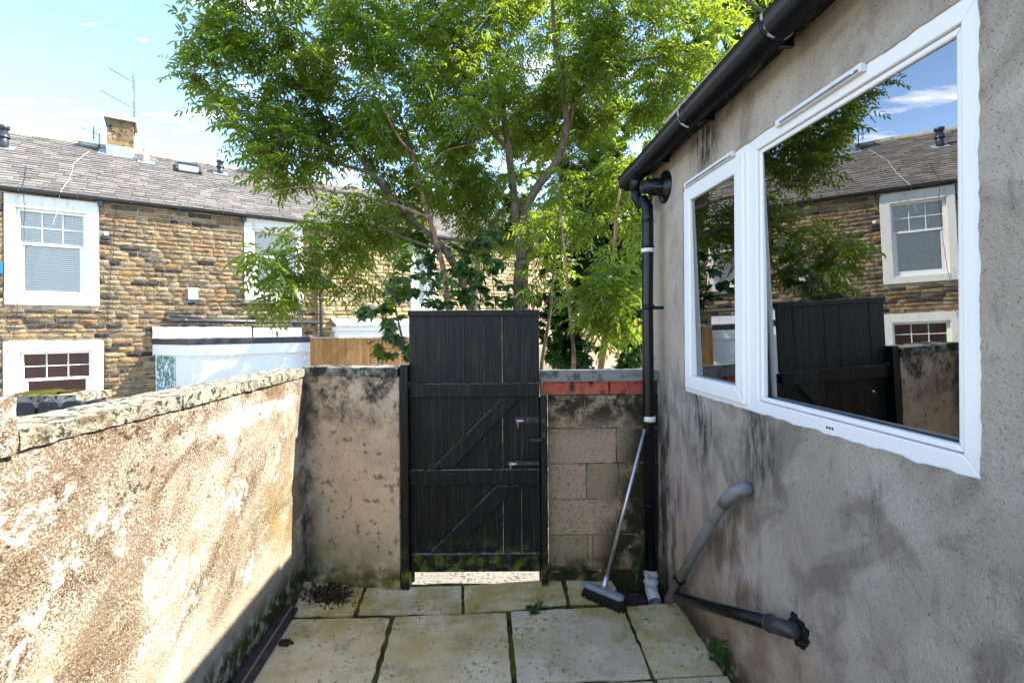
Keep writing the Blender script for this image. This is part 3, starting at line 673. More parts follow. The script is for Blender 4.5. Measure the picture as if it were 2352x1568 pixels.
rc = [W(0.6, -0.10, 0.6), W(2.9, -0.10, 0.6), W(2.9, -2.3, 0.6), W(0.6, -2.3, 0.6)]
up = Vector((0, 0, 2.0))
m.add(rc + [q + up for q in rc], [(0, 1, 2, 3), (4, 7, 6, 5), (1, 5, 6, 2), (2, 6, 7, 3), (3, 7, 4, 0)])
m.box(W(0.62, -0.12, 0.6), W(2.88, -.12, 0) - W(.62, -.12, 0), WN * -0.6, (0, 0, 0.56))
m.box(W(1.3, -2.28, 0.6), W(2.2, 0, 0) - W(1.3, 0, 0), WN * 0.4, (0, 0, 1.7))
part(m, 'kitchen_interior', [DARKROOM], R_)
# window: frame > pane, opening sash, trickle vents
def wbox(m, y0, y1, o0, o1, z0, z1, mi=0):
    return m.box(W(y0, o0, z0), W(y1, 0, 0) - W(y0, 0, 0), WN * (o1 - o0), (0, 0, z1 - z0), mi)
m = MB(); e = 0.012
muA, muB = 1.955, 2.035
def ring(m, y0, y1, z0, z1, t, o0, o1, mi=0):     # mitred-looking rectangular frame
    for quad in ([(y0, z0), (y1, z0), (y1 - t, z0 + t), (y0 + t, z0 + t)], [(y1, z0), (y1, z1), (y1 - t, z1 - t), (y1 - t, z0 + t)],
                 [(y1, z1), (y0, z1), (y0 + t, z1 - t), (y1 - t, z1 - t)], [(y0, z1), (y0, z0), (y0 + t, z0 + t), (y0 + t, z1 - t)]):
        m.prism([W(a, o0, b) for a, b in quad], WN * (o1 - o0), mi)
ring(m, wy0 - e, muB, wz0 - e, wz1 + e, 0.060, -0.06, 0.003)
ring(m, muB + .001, wy1 + e, wz0 - e, wz1 + e, 0.055, -0.06, 0.002)
win = part(m, 'window', WHITE, R_, 0.004)
m = MB(); ring(m, wy0 + 0.050, muB - 0.062, wz0 + 0.050, wz1 - 0.050, 0.018, -0.03, -0.006); part(m, 'glazing_bead', WHITE, win, 0.006)
m = MB(); ring(m, muB + 0.014, wy1 - 0.022, wz0 + 0.022, wz1 - 0.030, 0.072, -0.03, 0.020); part(m, 'opening_sash', WHITE, win, 0.007)
def pane(y0, y1, z0, z1, o, tilt, yaw):
    a, b, c, d = W(y0, o, z0), W(y1, o, z0), W(y1, o, z1), W(y0, o, z1)
    a = a + WN * (-yaw); d = d + WN * (-yaw + tilt); b = b + WN * yaw; c = c + WN * (yaw + tilt)
    mm = MB(); mm.add([a, b, c, d], [(3, 2, 1, 0)]); part(mm, 'pane', GLASS, win)
pane(wy0 + .05, muB - .06, wz0 + .05, wz1 - .05, -0.040, 0.026, 0.002)
pane(muB + .07, wy1 - .08, wz0 + .08, wz1 - .09, -0.016, 0.020, 0.0)
for a, b, o in ((1.42, 1.825, 0.0035), (2.13, 2.62, 0.0025)):
    m = MB(); wbox(m, a, b, o, o + 0.018, wz1 - 0.020, wz1 + 0.006); wbox(m, a + .01, b - .03, o + 0.018, o + 0.021, wz1 - 0.017, wz1 - 0.008, 1)
    c = W(a + 0.03, o + .018, wz1 - .006); m.tube([c, c + WN * 0.004], 0.008, 10)
    part(m, 'trickle_vent', [GREYWHITE, GREYPL], win, 0.004)
for k in range(3):
    c = W(1.565 + 0.012 * k, 0.002, wz0 + 0.022); m = MB(); m.tube([c, c + WN * 0.002], 0.0045, 8); part(m, 'drain_hole', DARKROOM, win)
m = MB()
m.grid(lambda a, b: W(a, -0.13 + 0.012 * math.sin(a * 190), b), [1.80 + 0.005 * i for i in range(26)], [1.25, 1.8, 2.34]); part(m, 'net_curtain', CURTAIN, R_)
c = W(1.86, -0.24, 1.16)
m = MB(); m.tube([c + WN * 0 + Vector((0, 0, z)) for z in (0, 0.06)], 0.022, 12)
m.tube([c + Vector((0, 0, 0.05)), c + Vector((0, 0, 0.16)), c + Vector((0.0, -0.03, 0.205)), c + Vector((0.01, -0.09, 0.225)), c + Vector((0.02, -0.17, 0.215)), c + Vector((0.02, -0.2, 0.19))], 0.011, 10)
single(m, 'kitchen_tap', CHROME, 'curved chrome kitchen tap behind the large window pane', 'tap')

# gutter, downpipe, flue and waste pipes
gc = lambda Y, o=0.0, z=0.0: W(Y, 0.125 + o, 2.575 + 0.034 * (3.1 - Y) + z)
R_ = root('roof_gutter', gc(2.0, 0, -.05), 'black half round roof gutter sloping overhead along the grey house eave', 'gutter')
def gut(Ya, Yb, r, rin, name, mat=BLACKPL, ext=0.0):
    m = MB(); n = 14; A_ = []; B_ = []
    for Y in (Ya, Yb):
        for rr, lst in ((r, A_), (rin, B_)):
            for k in range(n + 1):
                an = math.pi + math.pi * k / n
                lst.append(gc(Y, r_cos(rr, an), rr * math.sin(an) + (0.02 if k in (0, n) else 0)))
    n1 = n + 1; fs = []
    for k in range(n):
        fs.append((k, k + 1, n1 + k + 1, n1 + k)); fs.append((2 * n1 + k, 3 * n1 + k, 3 * n1 + k + 1, 2 * n1 + k + 1))
        for s_ in (0, 1): fs.append((s_ * n1 + k, 2 * n1 + s_ * n1 + k, 2 * n1 + s_ * n1 + k + 1, s_ * n1 + k + 1))
    for k in (0, n): fs.append((k, n1 + k, 3 * n1 + k, 2 * n1 + k))
    m.add(A_ + B_, fs, 0, True)
    return m, name, mat
def r_cos(r, a): return r * math.cos(a)
mm, _, _ = gut(-4.5, 3.27, 0.061, 0.057, ''); gut_o = part(mm, 'channel', BLACKPL, R_)
for Y, r_, wd in ((1.70, .065, .09), (2.26, .064, .03), (2.78, .064, .03), (0.9, .064, .03)):
    mm, _, _ = gut(Y - wd / 2, Y + wd / 2, r_, 0.0615, ''); a = W(Y, 0.03, 2.53 + 0.034 * (3.1 - Y)); mm.box(a, WN * 0.05, (0, 0.02, 0), (0, 0, 0.07)); part(mm, 'bracket', BLACKPL, R_)
SEAL = surf('chalky_seal', (0.42, 0.41, 0.38), [dict(c=(0.01, 0.01, 0.01), s=22, lo=0.42, hi=0.52, d=6)], rough=0.7)
for Y in (1.64, 2.305, 3.26):
    mm, _, _ = gut(Y - 0.006, Y + 0.006, 0.0650, 0.0615, ''); part(mm, 'seal_strip', SEAL, R_, label='chalky white sealing strip on the gutter')
mm, _, _ = gut(2.98, 3.16, 0.066, 0.0615, ''); m = mm
m.tube([gc(3.07, 0, -0.03), gc(3.07, 0, -0.12)], [0.045, 0.040], 16)
part(m, 'outlet', BLACKPL, R_)
m = MB(); m.tube([gc(3.275, 0, 0), gc(3.285, 0, 0)], 0.059, 16); part(m, 'end_cap', BLACKPL, R_)

px0 = pY(1487, 900, 2.95)
R_ = root('downpipe', (px0.x, 2.95, 0.0), 'black rainwater downpipe in the corner of house and block wall', 'pipe')
dp = [gc(3.07, 0, -0.10), gc(3.07, 0, -0.16), gc(3.04, -0.01, -0.215), pY(1478, 460, 2.98), pY(1487, 475, 2.95), pY(1488, 500, 2.95), pY(1488, 560, 2.95), pY(1487, 700, 2.95), pY(1490, 950, 2.95), pY(1495, 1312, 2.95)]
m = MB(); m.tube(dp, 0.034, 18); part(m, 'pipe', BLACKPL, R_)
m = MB(); c0, c1 = pY(1478, 430, 3.03), None
m.tube([gc(3.07, 0, -0.095), gc(3.07, 0, -0.115)], 0.0375, 18); part(m, 'pipe_collar', GREYWHITE, R_, label='white ring under the gutter outlet')
for (y0, y1, mt, rr) in ((505, 512, BLACKPL, .037), (564, 570, BLACKPL, .039), (571, 580, GREYWHITE, .0375), (700, 711, BLACKPL, .0385), (955, 967, GREYWHITE, .0375), (1155, 1160, BLACKPL, .037)):
    m = MB(); x = 1487 + (y0 - 500) * .01; m.tube([pY(x, y0, 2.95), pY(x, y1, 2.95)], rr, 18); part(m, 'pipe_collar', mt, R_)
m = MB(); a = pY(1490, 706, 2.95); m.box(a + Vector((0.03, 0.0, -.012)), (0.085, 0, 0), (0, 0.012, 0), (0, 0, 0.02)); part(m, 'pipe_clip', BLACKPL, R_)
m = MB(); a = pY(1495, 1308, 2.95); b = pY(1496, 1352, 2.93); c = pY(1496, 1352, 2.84)
ax = b - a
m.lathe(a, ax, [(0, .036), (.1, .036), (.12, .044), (.3, .044), (.34, .038), (.5, .038), (.54, .045), (.7, .045), (.74, .039), (1.0, .039), (1.25, .032)], 20)
m.lathe(b + Vector((0, 0.01, .0)), Vector((0, -0.085, -0.035)), [(0, .037), (1, .038), (1, .032), (0.05, .030)], 20)
part(m, 'grey_shoe', GREYPL if False else surf('pale_grey_plastic', (0.40, 0.41, 0.42), [dict(c=(0.2, 0.19, 0.17), s=20, lo=0.5, hi=0.7)], rough=0.45), R_, label='pale grey ribbed shoe at the foot of the pipe')

fl = pW(1528, 430); R_ = root('flue_vent', fl, 'black boiler flue with round flange sticking out near the gutter end', 'flue')
m = MB(); m.lathe(fl, WN * 0.02, [(0, .098), (.5, .096), (1.0, .065), (1.6, .055)], 28); part(m, 'flange', BLACKPL, R_)
m = MB(); m.lathe(fl, WN * 0.085, [(0, .05), (1, .05), (1, .047)], 24)
for k in range(12):
    an = k * math.pi / 6; q = Vector((0, math.cos(an), math.sin(an)))
    m.box(fl + WN * 0.03 + q * 0.048 - Vector((0, 0.004, 0.004)), WN * 0.05, (0, 0.008, 0), (0, 0, 0.008))
part(m, 'collar', BLACKPL, R_)
m = MB(); m.lathe(fl, WN * 0.145, [(0, .043), (1, .043), (1, .038), (0.3, .036), (.3, 0.0)], 24); part(m, 'spigot', BLACKPL, R_)

def pWo(x, y, o): return pW(x, y, o)
R_ = root('waste_pipe', pZ(1540, 1375), 'grey plastic waste pipe slanting down the house wall to the drain', 'pipe', 'waste pipes on the house wall')
a = pWo(1722, 1122, 0.0)
m = MB(); m.tube([a, pWo(1712, 1122, .03), pWo(1692, 1126, .055), pWo(1672, 1142, .058), pWo(1640, 1190, .058), pWo(1535, 1378, .058)], [.0235] * 6, 16); part(m, 'pipe', GREYPL, R_)
m = MB(); m.tube([pWo(1720, 1122, .004), pWo(1708, 1122, .035), pWo(1690, 1127, .056), pWo(1674, 1141, .058), pWo(1662, 1158, .058)], .0275, 16); part(m, 'elbow', GREYPL, R_)
m = MB(); m.tube([pWo(1564, 1328, .058), pWo(1561, 1333, .058)], .0265, 14); part(m, 'pipe_clip', BLACKPL, R_); m = MB(); m.box(pWo(1566, 1329, .0), WN * 0.05, (0, 0.012, 0), (0, 0, .012)); part(m, 'clip_stem', BLACKPL, R_)
R_ = root('waste_pipe', pZ(1600, 1395), 'black waste pipe running low along the house wall into a hole', 'pipe', 'waste pipes on the house wall')
m = MB(); m.tube([pWo(1555, 1370, .06), pWo(1640, 1394, .065), pWo(1780, 1434, .065)], .0245, 16); part(m, 'pipe', BLACKPL, R_)
m = MB(); m.tube([pWo(1768, 1430, .065), pWo(1795, 1440, .064), pWo(1812, 1445, .05), pWo(1832, 1447, 0.0)], .029, 16); m.tube([pWo(1766, 1429.5, .065), pWo(1772, 1431.5, .065)], .032, 16); part(m, 'elbow', SLATEBLACK, R_)
m = MB(); c = pWo(1834, 1447, 0.002)
for k in range(26):
    an = k * 0.2417; q = Vector((0, math.cos(an), math.sin(an))) * rnd.uniform(.034, .05)
    m.rough(c + q - Vector((.006, .01, .01)), (0.012, 0, 0), (0, rnd.uniform(.01, .024), 0), (0, 0, rnd.uniform(.01, .024)), .008, .005, 60)
part(m, 'mortar_collar', surf('black_mortar', (0.022, 0.019, 0.016), [dict(c=(0.10, 0.09, 0.075), s=60, lo=0.55, hi=0.68)], rough=1, spec=0.05), R_, label='crumbling dark mortar round the pipe hole')
m = MB(); a = pWo(1505, 820, 0.0); m.tube([a, a + WN * 0.035], 0.012, 10); m.tube([a + WN * 0.03, a + WN * 0.05], 0.009, 10)
single(m, 'overflow_pipe', GREYWHITE, 'short white overflow pipe stub beside the black downpipe', 'pipe')

# gully
R_ = root('drain_gully', pZ(1470, 1365, -0.07), 'sunken red clay drain gully below the downpipe', 'drain')
m = MB(); m.abox(0.58, 0.94, 2.66, 3.04, -0.088, -0.062); part(m, 'tray', CLAY, R_, 0.004)
c = pZ(1460, 1378, -0.062); m = MB(); m.lathe(c, (0, 0, 0.012), [(0, .075), (1, .072), (1, .058), (-.5, .055)], 24); part(m, 'rim', CLAY, R_)
m = MB(); m.lathe(c, (0, 0, 0.003), [(1, .056), (1, 0.0)], 24); part(m, 'drain_hole', DARKROOM, R_)

# broom
a = pZ(1343, 1366, 0); b = pZ(1432, 1404, 0); ax = b - a; ln = ax.length; u = ax.normalized(); v = Vector((-u.y, u.x, 0))
R_ = root('broom', (a + b) / 2, 'grey headed broom with silver handle leaning on the block wall', 'broom')
cen = (a + b) / 2 + Vector((0, 0, 0.068))
def stad(z, gr=0.0, n=10, lift=0.0):
    P = []
    for s_ in (1, -1):
        for k in range(n + 1):
            an = -math.pi / 2 + math.pi * k / n
            P.append(cen + u * s_ * (ln / 2 - 0.026 + (0.026 + gr) * math.cos(an)) + v * s_ * (0.026 + gr) * math.sin(an) + Vector((0, 0, z)))
    return P
def loft(m, rings):
    n = len(rings[0]); o = len(m.v); m.v.extend(p for r in rings for p in r)
    for i in range(len(rings) - 1):
        for k in range(n):
            m.f.append([o + i * n + k, o + i * n + (k + 1) % n, o + (i + 1) * n + (k + 1) % n, o + (i + 1) * n + k]); m.m.append(0); m.sm.append(True)
    m.f.append([o + k for k in range(n)][::-1]); m.m.append(0); m.sm.append(False)
    e_ = o + (len(rings) - 1) * n; m.f.append([e_ + k for k in range(n)]); m.m.append(0); m.sm.append(False)
m = MB(); loft(m, [stad(-0.008, 0), stad(0.0, 0.003), stad(0.008, 0.002), stad(0.014, -0.004), stad(0.018, -0.010)]); part(m, 'head', BROOMGREY, R_)
m = MB()
for i in range(34):
    for j in range(5):
        q = cen + u * (ln / 2 - 0.01) * (i / 16.5 - 1) + v * (j - 2) * 0.0095 + Vector((0, 0, -0.008))
        if abs(i / 16.5 - 1) > 0.93 and j in (0, 4): continue
        d = u * (i / 16.5 - 1) * 0.022 + v * (j - 2) * 0.006 + Vector((rnd.uniform(-.004, .004), rnd.uniform(-.004, .004), -0.057 + rnd.uniform(0, .004)))
        m.tube([q, q + d * 0.5, q + d], [.0035, .0040, .0044], 5)
part(m, 'bristles', BRISTLE, R_)
hb = cen + Vector((0, 0, 0.012)); ht = pY(1481, 985, 2.93); hd = (ht - hb).normalized()
m = MB(); m.tube([hb + hd * 0.05, ht], 0.0105, 14); part(m, 'handle', ALU, R_)
m = MB(); m.tube([hb, hb + hd * 0.03, hb + hd * 0.075], [0.021, 0.0165, 0.0145], 14); part(m, 'socket', ALU, R_)

# plank by the left wall, soil clods, litter heap
a0, a1 = pZ(652, 1402, 0.0), pZ(520, 1600, 0.0); d = a1 - a0; sd = Vector((-d.y, d.x, 0)).normalized()
if sd.x < 0: sd = -sd
R_ = root('plank', (a0 + a1) / 2, 'long charcoal plank lying on the floor along the left wall', 'plank')
m = MB(); m.box(a0 + Vector((0, 0, 0.003)), d, sd * 0.042, (0, 0, 0.028)); part(m, 'board', DARKPLANK, R_, 0.002)
m = MB(); m.box(a0 + sd * 0.0425 + d * 0.005 + Vector((0, 0, 0.003)), d * .99, sd * 0.006, (0, 0, 0.024)); part(m, 'sawn_edge', SAWN, R_)
m = MB(); m.box(a0 + sd * 0.049 + d * 0.01 + Vector((0, 0, 0.003)), d * .985, sd * 0.03, (0, 0, 0.018)); part(m, 'lower_board', DARKPLANK, R_, 0.002)
c = pZ(658, 1480, 0); m = MB()
for k in range(9):
    q = c + Vector((rnd.uniform(-.025, .03), rnd.uniform(-.012, .012), 0)); r = rnd.uniform(.006, .013)
    m.rough(q - Vector((r, r, -0.001)), (2.2 * r, 0, 0), (0, 2 * r, 0), (0, 0, 1.6 * r), .006, .004, 90)
single(m, 'soil_clod', DIRT, 'small dried clod of earth on the near left slab', 'clod')
m = MB()
for k in range(1500):
    x = rnd.gauss(755, 26); y = rnd.gauss(1362, 12)
    if not (690 < x < 830 and 1337 < y < 1400): continue
    q = pZ(x, y, 0.003); s_ = rnd.uniform(.002, .007)
    an = rnd.uniform(0, 6.28); e1 = Vector((math.cos(an), math.sin(an), rnd.uniform(-.4, .4))) * s_ * 1.6; e2 = Vector((-math.sin(an), math.cos(an), rnd.uniform(-.3, .3))) * s_
    m.box(q, e1, e2, Vector((0, 0, s_ * 0.6)))
for k in range(260):
    q = Vector((rnd.uniform(-1.0, 0.95), rnd.uniform(1.9, 2.95), 0.005)); s_ = rnd.uniform(.0012, .0042)
    an = rnd.uniform(0, 6.28); e1 = Vector((math.cos(an), math.sin(an), 0)) * s_ * 1.8; e2 = Vector((-math.sin(an), math.cos(an), 0)) * s_
    m.box(q, e1, e2, Vector((0, 0, s_ * 0.5)))
single(m, 'leaf_litter', DIRT, 'dark heap of leaf litter and soil in the yard corner', 'litter', kind='stuff')

# ------------------------------------------------------------------ things beyond the left wall
m = MB(); R_ = root('picket_fence', pY(130, 990, 2.5) - Vector((0, 0, 1.0)), 'charcoal picket fence with rounded tops behind the left wall', 'fence')
for i, (x0, x1) in enumerate(((33, 80), (86, 135), (142, 188), (194, 244))):
    p0, p1 = pY(x0, 925, 2.5), pY(x1, 925, 2.5); zt = pY(x0, 923 - i * 1.5, 2.5).z; wd = p1.x - p0.x
    prof = [(p0.x, 0.2)] + [(p0.x + wd * (0.5 - 0.5 * math.cos(t)), zt - 0.03 + 0.03 * math.sin(t) ** 0.6 if math.sin(t) > 0 else zt - .03) for t in [math.pi * k / 8 for k in range(9)]] + [(p1.x, 0.2)]
    m = MB(); m.prism([(x, 2.5, z) for x, z in prof], (0, 0.025, 0)); part(m, 'picket', CHARFENCE, R_, 0.003)
p0, p1 = pY(28, 960, 2.53), pY(330, 960, 2.53)
m = MB(); m.abox(p0.x, p1.x, 2.53, 2.56, 0.75, 0.83); part(m, 'rail', CHARFENCE, R_)
m = MB(); x = pY(250, 925, 2.5).x
for k in range(4):
    m.abox(x + k * 0.115 + .002, x + (k + 1) * 0.115 - .002, 2.5, 2.52, 0.2, pY(250, 919 - 1.0 * k, 2.5).z)
part(m, 'flat_boards', CHARFENCE, R_, 0.002, label='square topped charcoal boards at the fence end')
R_ = root('garden_wall', pY(100, 960, 2.85) - Vector((0, 0, 1.0)), 'low garden wall with mossy stone coping beyond the left wall', 'wall')
p0, p1 = pY(14, 908, 2.85), pY(176, 908, 2.85)
m = MB(); m.rough((p0.x, 2.85, p0.z - .045), (p1.x - p0.x, 0, 0), (0, 0.25, 0), (0, 0, 0.045), .03, .006, 14); part(m, 'coping_stone', COPING, R_)
m = MB(); m.abox(p0.x + .02, p1.x - .02, 2.87, 3.08, -0.1, p0.z - .046); part(m, 'wall_body', COPING, R_)
m = MB()
m.grid(lambda a, b: Vector((a, b, p0.z + 0.012 * max(0, noise.noise(Vector((a * 14, b * 14, 0))) + 0.35) + 0.004 - (0.012 if b < 2.87 or b > 3.07 else 0))), [p0.x + 0.02 + 0.012 * i for i in range(22)], [2.86 + 0.02 * i for i in range(12)])
part(m, 'moss', MOSS, R_)

# ------------------------------------------------------------------ terrace across the alley
def fbox(m, s0, s1, d0, d1, z0, z1, mi=0):
    return m.box(FW(s0, d0, z0), FT * (s1 - s0), FN * (d1 - d0), (0, 0, z1 - z0), mi)
EAVE = pF(330, 465, 0.0)[1]
RUN, RISE = 3.0 * K, 1.75 * K
def rz(d): return EAVE + 0.05 + (-d) * RISE / RUN
def stone_wall(m, s0, s1, z0, z1, holes, rows, wmin, wmax, seed, mortar=1):
    rr = random.Random(seed)
    S = sorted({s0, s1} | {q for h in holes for q in (h[0], h[1]) if s0 < q < s1}); Z = sorted({z0, z1} | {q for h in holes for q in (h[2], h[3]) if z0 < q < z1})
    for i in range(len(S) - 1):
        for j in range(len(Z) - 1):
            cs, cz = (S[i] + S[i + 1]) / 2, (Z[j] + Z[j + 1]) / 2
            if any(h[0] < cs < h[1] and h[2] < cz < h[3] for h in holes): continue
            m.add([FW(S[i], 0, Z[j]), FW(S[i + 1], 0, Z[j]), FW(S[i + 1], 0, Z[j + 1]), FW(S[i], 0, Z[j + 1])], [(0, 1, 2, 3)], mortar)
    z = z0
    while z < z1 - 0.03:
        h = rr.uniform(*rows); h = min(h, z1 - z)
        s = s0 - rr.uniform(0, wmax)
        while s < s1:
            w_ = rr.uniform(wmin, wmax) if rr.random() > 0.15 else rr.uniform(wmax, wmax * 1.4)
            a, b = max(s, s0) + .006, min(s + w_, s1) - .006; s += w_
            zz0, zz1 = z + .006, z + h - .006
            for hh in holes:
                if zz1 > hh[2] and zz0 < hh[3]:
                    if a < hh[0] < b: b = hh[0] - 0.004
                    elif a < hh[1] < b: a = hh[1] + 0.004
                    elif hh[0] <= a and b <= hh[1]: b = a
            if b - a < .035: continue
            zz0 += rr.uniform(-.003, .005); zz1 += rr.uniform(-.006, .003)
            D = rr.uniform(.026, .056)
            n = max(2, int((b - a) / .075)); vs = []; fs = []
            ss = [a + (b - a) * k / n for k in range(n + 1)]
            for k, q in enumerate(ss):
                e_ = 0.012 if k == 0 else (-0.012 if k == n else 0)
                dd = D * (0.55 if k in (0, n) else 1.0)
                vs += [FW(q, -0.004, zz0), FW(q + e_, dd * rr.uniform(.45, 1.0), zz0 + .010), FW(q + e_ + rr.uniform(-.01, .01), dd * rr.uniform(.8, 1.35), zz0 + (zz1 - zz0) * rr.uniform(.35, .68)), FW(q + e_, dd * rr.uniform(.4, .9), zz1 - .010), FW(q, -0.004, zz1)]
            for k in range(n):
                for j in range(4):
                    fs.append((k * 5 + j, (k + 1) * 5 + j, (k + 1) * 5 + j + 1, k * 5 + j + 1))
            fs += [(0, 1, 2, 3, 4), tuple(n * 5 + j for j in (4, 3, 2, 1, 0))]
            m.add(vs, fs, 0)
        z += h
def slates(m, s0, s1, seed):
    rr = random.Random(seed)
    L = math.hypot(RUN + .12, RISE * (RUN + .12) / RUN); up = (-FN * RUN + Vector((0, 0, RISE))).normalized(); nn = up.cross(FT).normalized()
    if nn.z < 0: nn = -nn
    o = FW(0, 0.12, rz(0.12)); g = 0.18; t = 0.0; row = 0
    m.box(o + FT * s0 - nn * .05, FT * (s1 - s0), up * L, nn * .045, 1)
    while t < L:
        s = s0 - (0.15 if row % 2 else 0) - rr.uniform(0, .04)
        while s < s1:
            w_ = rr.uniform(.24, .36); a, b = max(s, s0), min(s + w_ - .010, s1); s += w_
            if b - a < .03: continue
            j = rr.uniform(-.006, .006); lift = rr.uniform(0.014, .024)
            p = o + up * (t + j); l2 = min(g * 1.25, L - t)
            if l2 < .05: continue
            q0 = p + FT * a + nn * lift; q1 = p + FT * b + nn * (lift + rr.uniform(-.002, .002))
            q2, q3 = p + FT * b + up * l2, p + FT * a + up * l2
            m.add([q0, q1, q2 + nn * .001, q3 + nn * .001, q0 - nn * .008, q1 - nn * .008], [(0, 1, 2, 3), (4, 5, 1, 0), (4, 0, 3), (1, 5, 2)], 0)
        t += g * rr.uniform(.96, 1.03); row += 1
    m.add([FW(s0, -RUN, EAVE + RISE), FW(s1, -RUN, EAVE + RISE), FW(s1, -2 * RUN, EAVE), FW(s0, -2 * RUN, EAVE)], [(0, 1, 2, 3)], 1)
def ridge(m, s0, s1, seed):
    rr = random.Random(seed); s = s0
    while s < s1 - .05:
        e_ = min(s + .45, s1); z = EAVE + .05 + RISE + rr.uniform(-.008, .012)
        P = [FW(s + .004, 0.16 * math.cos(a) - RUN, z - .09 + .16 * math.sin(a)) for a in [0.1 + k * (math.pi - .2) / 6 for k in range(7)]]
        m.prism(P, FT * (e_ - s - .008)); s = e_
def terrace_window(house, so, zo, si, zi, blind, grid, sill=False, low_sash=True):
    """outer surround (s0,s1),(z0,z1); inner opening; slatted blind material; grid of bars in the top sash"""
    (a0, a1), (b0, b1), (c0, c1), (d0, d1) = so, zo, si, zi
    m = MB(); f = 0.062
    fbox(m, c0, c0 + f, -.11, -.05, d0, d1); fbox(m, c1 - f, c1, -.11, -.05, d0, d1); fbox(m, c0 + f, c1 - f, -.11, -.05, d1 - f, d1); fbox(m, c0 + f, c1 - f, -.11, -.05, d0, d0 + f * 1.2)
    mid = d0 + (d1 - d0) * (0.60 if low_sash else 0.44)
    fbox(m, c0 + f, c1 - f, -.11, -.045, mid - .03, mid + .03)
    wn_ = part(m, 'window', WHITE, house, .005)
    m = MB(); fbox(m, c0 + f, c0 + 2.0 * f, -.105, -.06, d0 + f * 1.2, mid - .03); fbox(m, c1 - 2 * f, c1 - f, -.105, -.06, d0 + f * 1.2, mid - .03); fbox(m, c0 + 2 * f, c1 - 2 * f, -.105, -.06, d0 + f * 1.2, d0 + 2.1 * f)
    part(m, 'lower_sash', WHITE, wn_, .004)
    if grid:
        m = MB(); gw = (c1 - c0 - 2 * f)
        for k in range(1, grid[0]): x = c0 + f + gw * k / grid[0]; fbox(m, x - .010, x + .010, -.095, -.080, mid + .03, d1 - f)
        for k in range(1, grid[1]): z = mid + .03 + (d1 - f - mid - .03) * k / grid[1]; fbox(m, c0 + f, c1 - f, -.094, -.081, z - .010, z + .010)
        part(m, 'glazing_bars', WHITE, wn_)
    m = MB(); m.add([FW(c0 + .02, -.088, d0 + .02), FW(c1 - .02, -.088, d0 + .02), FW(c1 - .02, -.088, d1 - .02), FW(c0 + .02, -.088, d1 - .02)], [(0, 1, 2, 3)]); part(m, 'pane', FARGLASS, wn_)
    m = MB(); fbox(m, c0 + .0, c1 - .0, -.60, -.5, d0, d1, 1)
    if blind:
        z = d0 + .06
        while z < d1 - .03:
            m.box(FW(c0 + .03, -.125, z), FT * (c1 - c0 - .06), FN * .010 + Vector((0, 0, -.039)), FN * .002); z += .046
        fbox(m, c0 + .25, c0 + .256, -.098, -.094, d0 + .05, d1, 0); fbox(m, c1 - .25, c1 - .244, -.098, -.094, d0 + .05, d1, 0)
    else:
        m.grid(lambda s, z: FW(s, -.17 + .018 * math.sin(s * 75), z), [c0 + (c1 - c0) * i / 60 for i in range(61)], [d0, d1], mi=0)
    part(m, 'blind' if blind else 'net_curtain', [blind or BLINDW, DARKROOM], wn_)
    m = MB(); P = .045
    fbox(m, a0, c0, -.13, P, b0, b1); fbox(m, c1, a1, -.13, P, b0, b1); fbox(m, c0, c1, -.13, P, d1, b1); fbox(m, c0, c1, -.13, P, b0, d0)
    part(m, 'surround', SURROUND, wn_, .006)
    if sill:
        m = MB(); fbox(m, a0 - .03, a1 + .03, .0455, .10, b0 - .10, b0 + .005); part(m, 'sill', GREYSTONE, wn_, .005)
def px_rect(x0, y0, x1, y1, d=0.0):
    a = pF(x0, y1, d); b = pF(x1, y1, d); c = pF(x0, y0, d); e_ = pF(x1, y0, d)
    return (a[0], b[0]), ((a[1] + b[1]) / 2, (c[1] + e_[1]) / 2)

DP = pF(737, 650)[0]
HA = root('terrace_house', FW(0, 0, -0.1), 'dark weathered stone terrace house with grey slate roof and chimney, on the left', 'house')
w1s, w1z = px_rect(10, 455, 228, 701, .045); w1i, w1j = px_rect(36, 483, 199, 682, .045)
w2s, w2z = px_rect(562, 505, 697, 690, .045); w2i, w2j = px_rect(581, 530, 686, 682, .045)
w3s, w3z = px_rect(7, 783, 238, 915, .045); w3i, w3j = px_rect(44, 806, 212, 905, .045)
w3z = (w3z[1] - 1.5, w3z[1]); w3j = (w3j[1] - 1.12, w3j[1])
w2i = (w2s[0] + .21, w2s[1] - .21)
wx = (w1s[0] - 3.9 * K, w1s[1] - 3.9 * K)
holes = [(w1i[0], w1i[1], w1j[0], w1j[1]), (w2i[0], w2i[1], w2j[0], w2j[1]), (w3i[0], w3i[1], w3j[0], w3j[1]), (wx[0] + .21, wx[1] - .21, w1j[0], w1j[1])]
ho = [(w1s[0], w1s[1], w1z[0], w1z[1]), (w2s[0], w2s[1], w2z[0], w2z[1]), (w3s[0], w3s[1], w3z[0], w3z[1]), (wx[0], wx[1], w1z[0], w1z[1])]
m = MB(); stone_wall(m, -8.5, DP - .03, -0.1, EAVE + .03, ho, (.092, .132), .17, .42, 11)
fbox(m, -8.5, DP - .03, -7.8, -7.7, -.1, EAVE, 1); fbox(m, -8.6, -8.5, -7.7, 0, -.1, EAVE, 1)
part(m, 'wall', [STONE, POINTING], HA)
terrace_window(HA, w1s, w1z, w1i, w1j, BLINDW, (3, 2))
terrace_window(HA, w2s, w2z, w2i, w2j, None, None, True)
terrace_window(HA, w3s, w3z, w3i, w3j, BLINDB, (3, 2), low_sash=False)
terrace_window(HA, wx, w1z, (wx[0] + .21, wx[1] - .21), w1j, BLINDW, (3, 2))
m = MB(); slates(m, -8.6, DP - .02, 21); ra = part(m, 'roof', [SLATE, SLATEBLACK], HA)
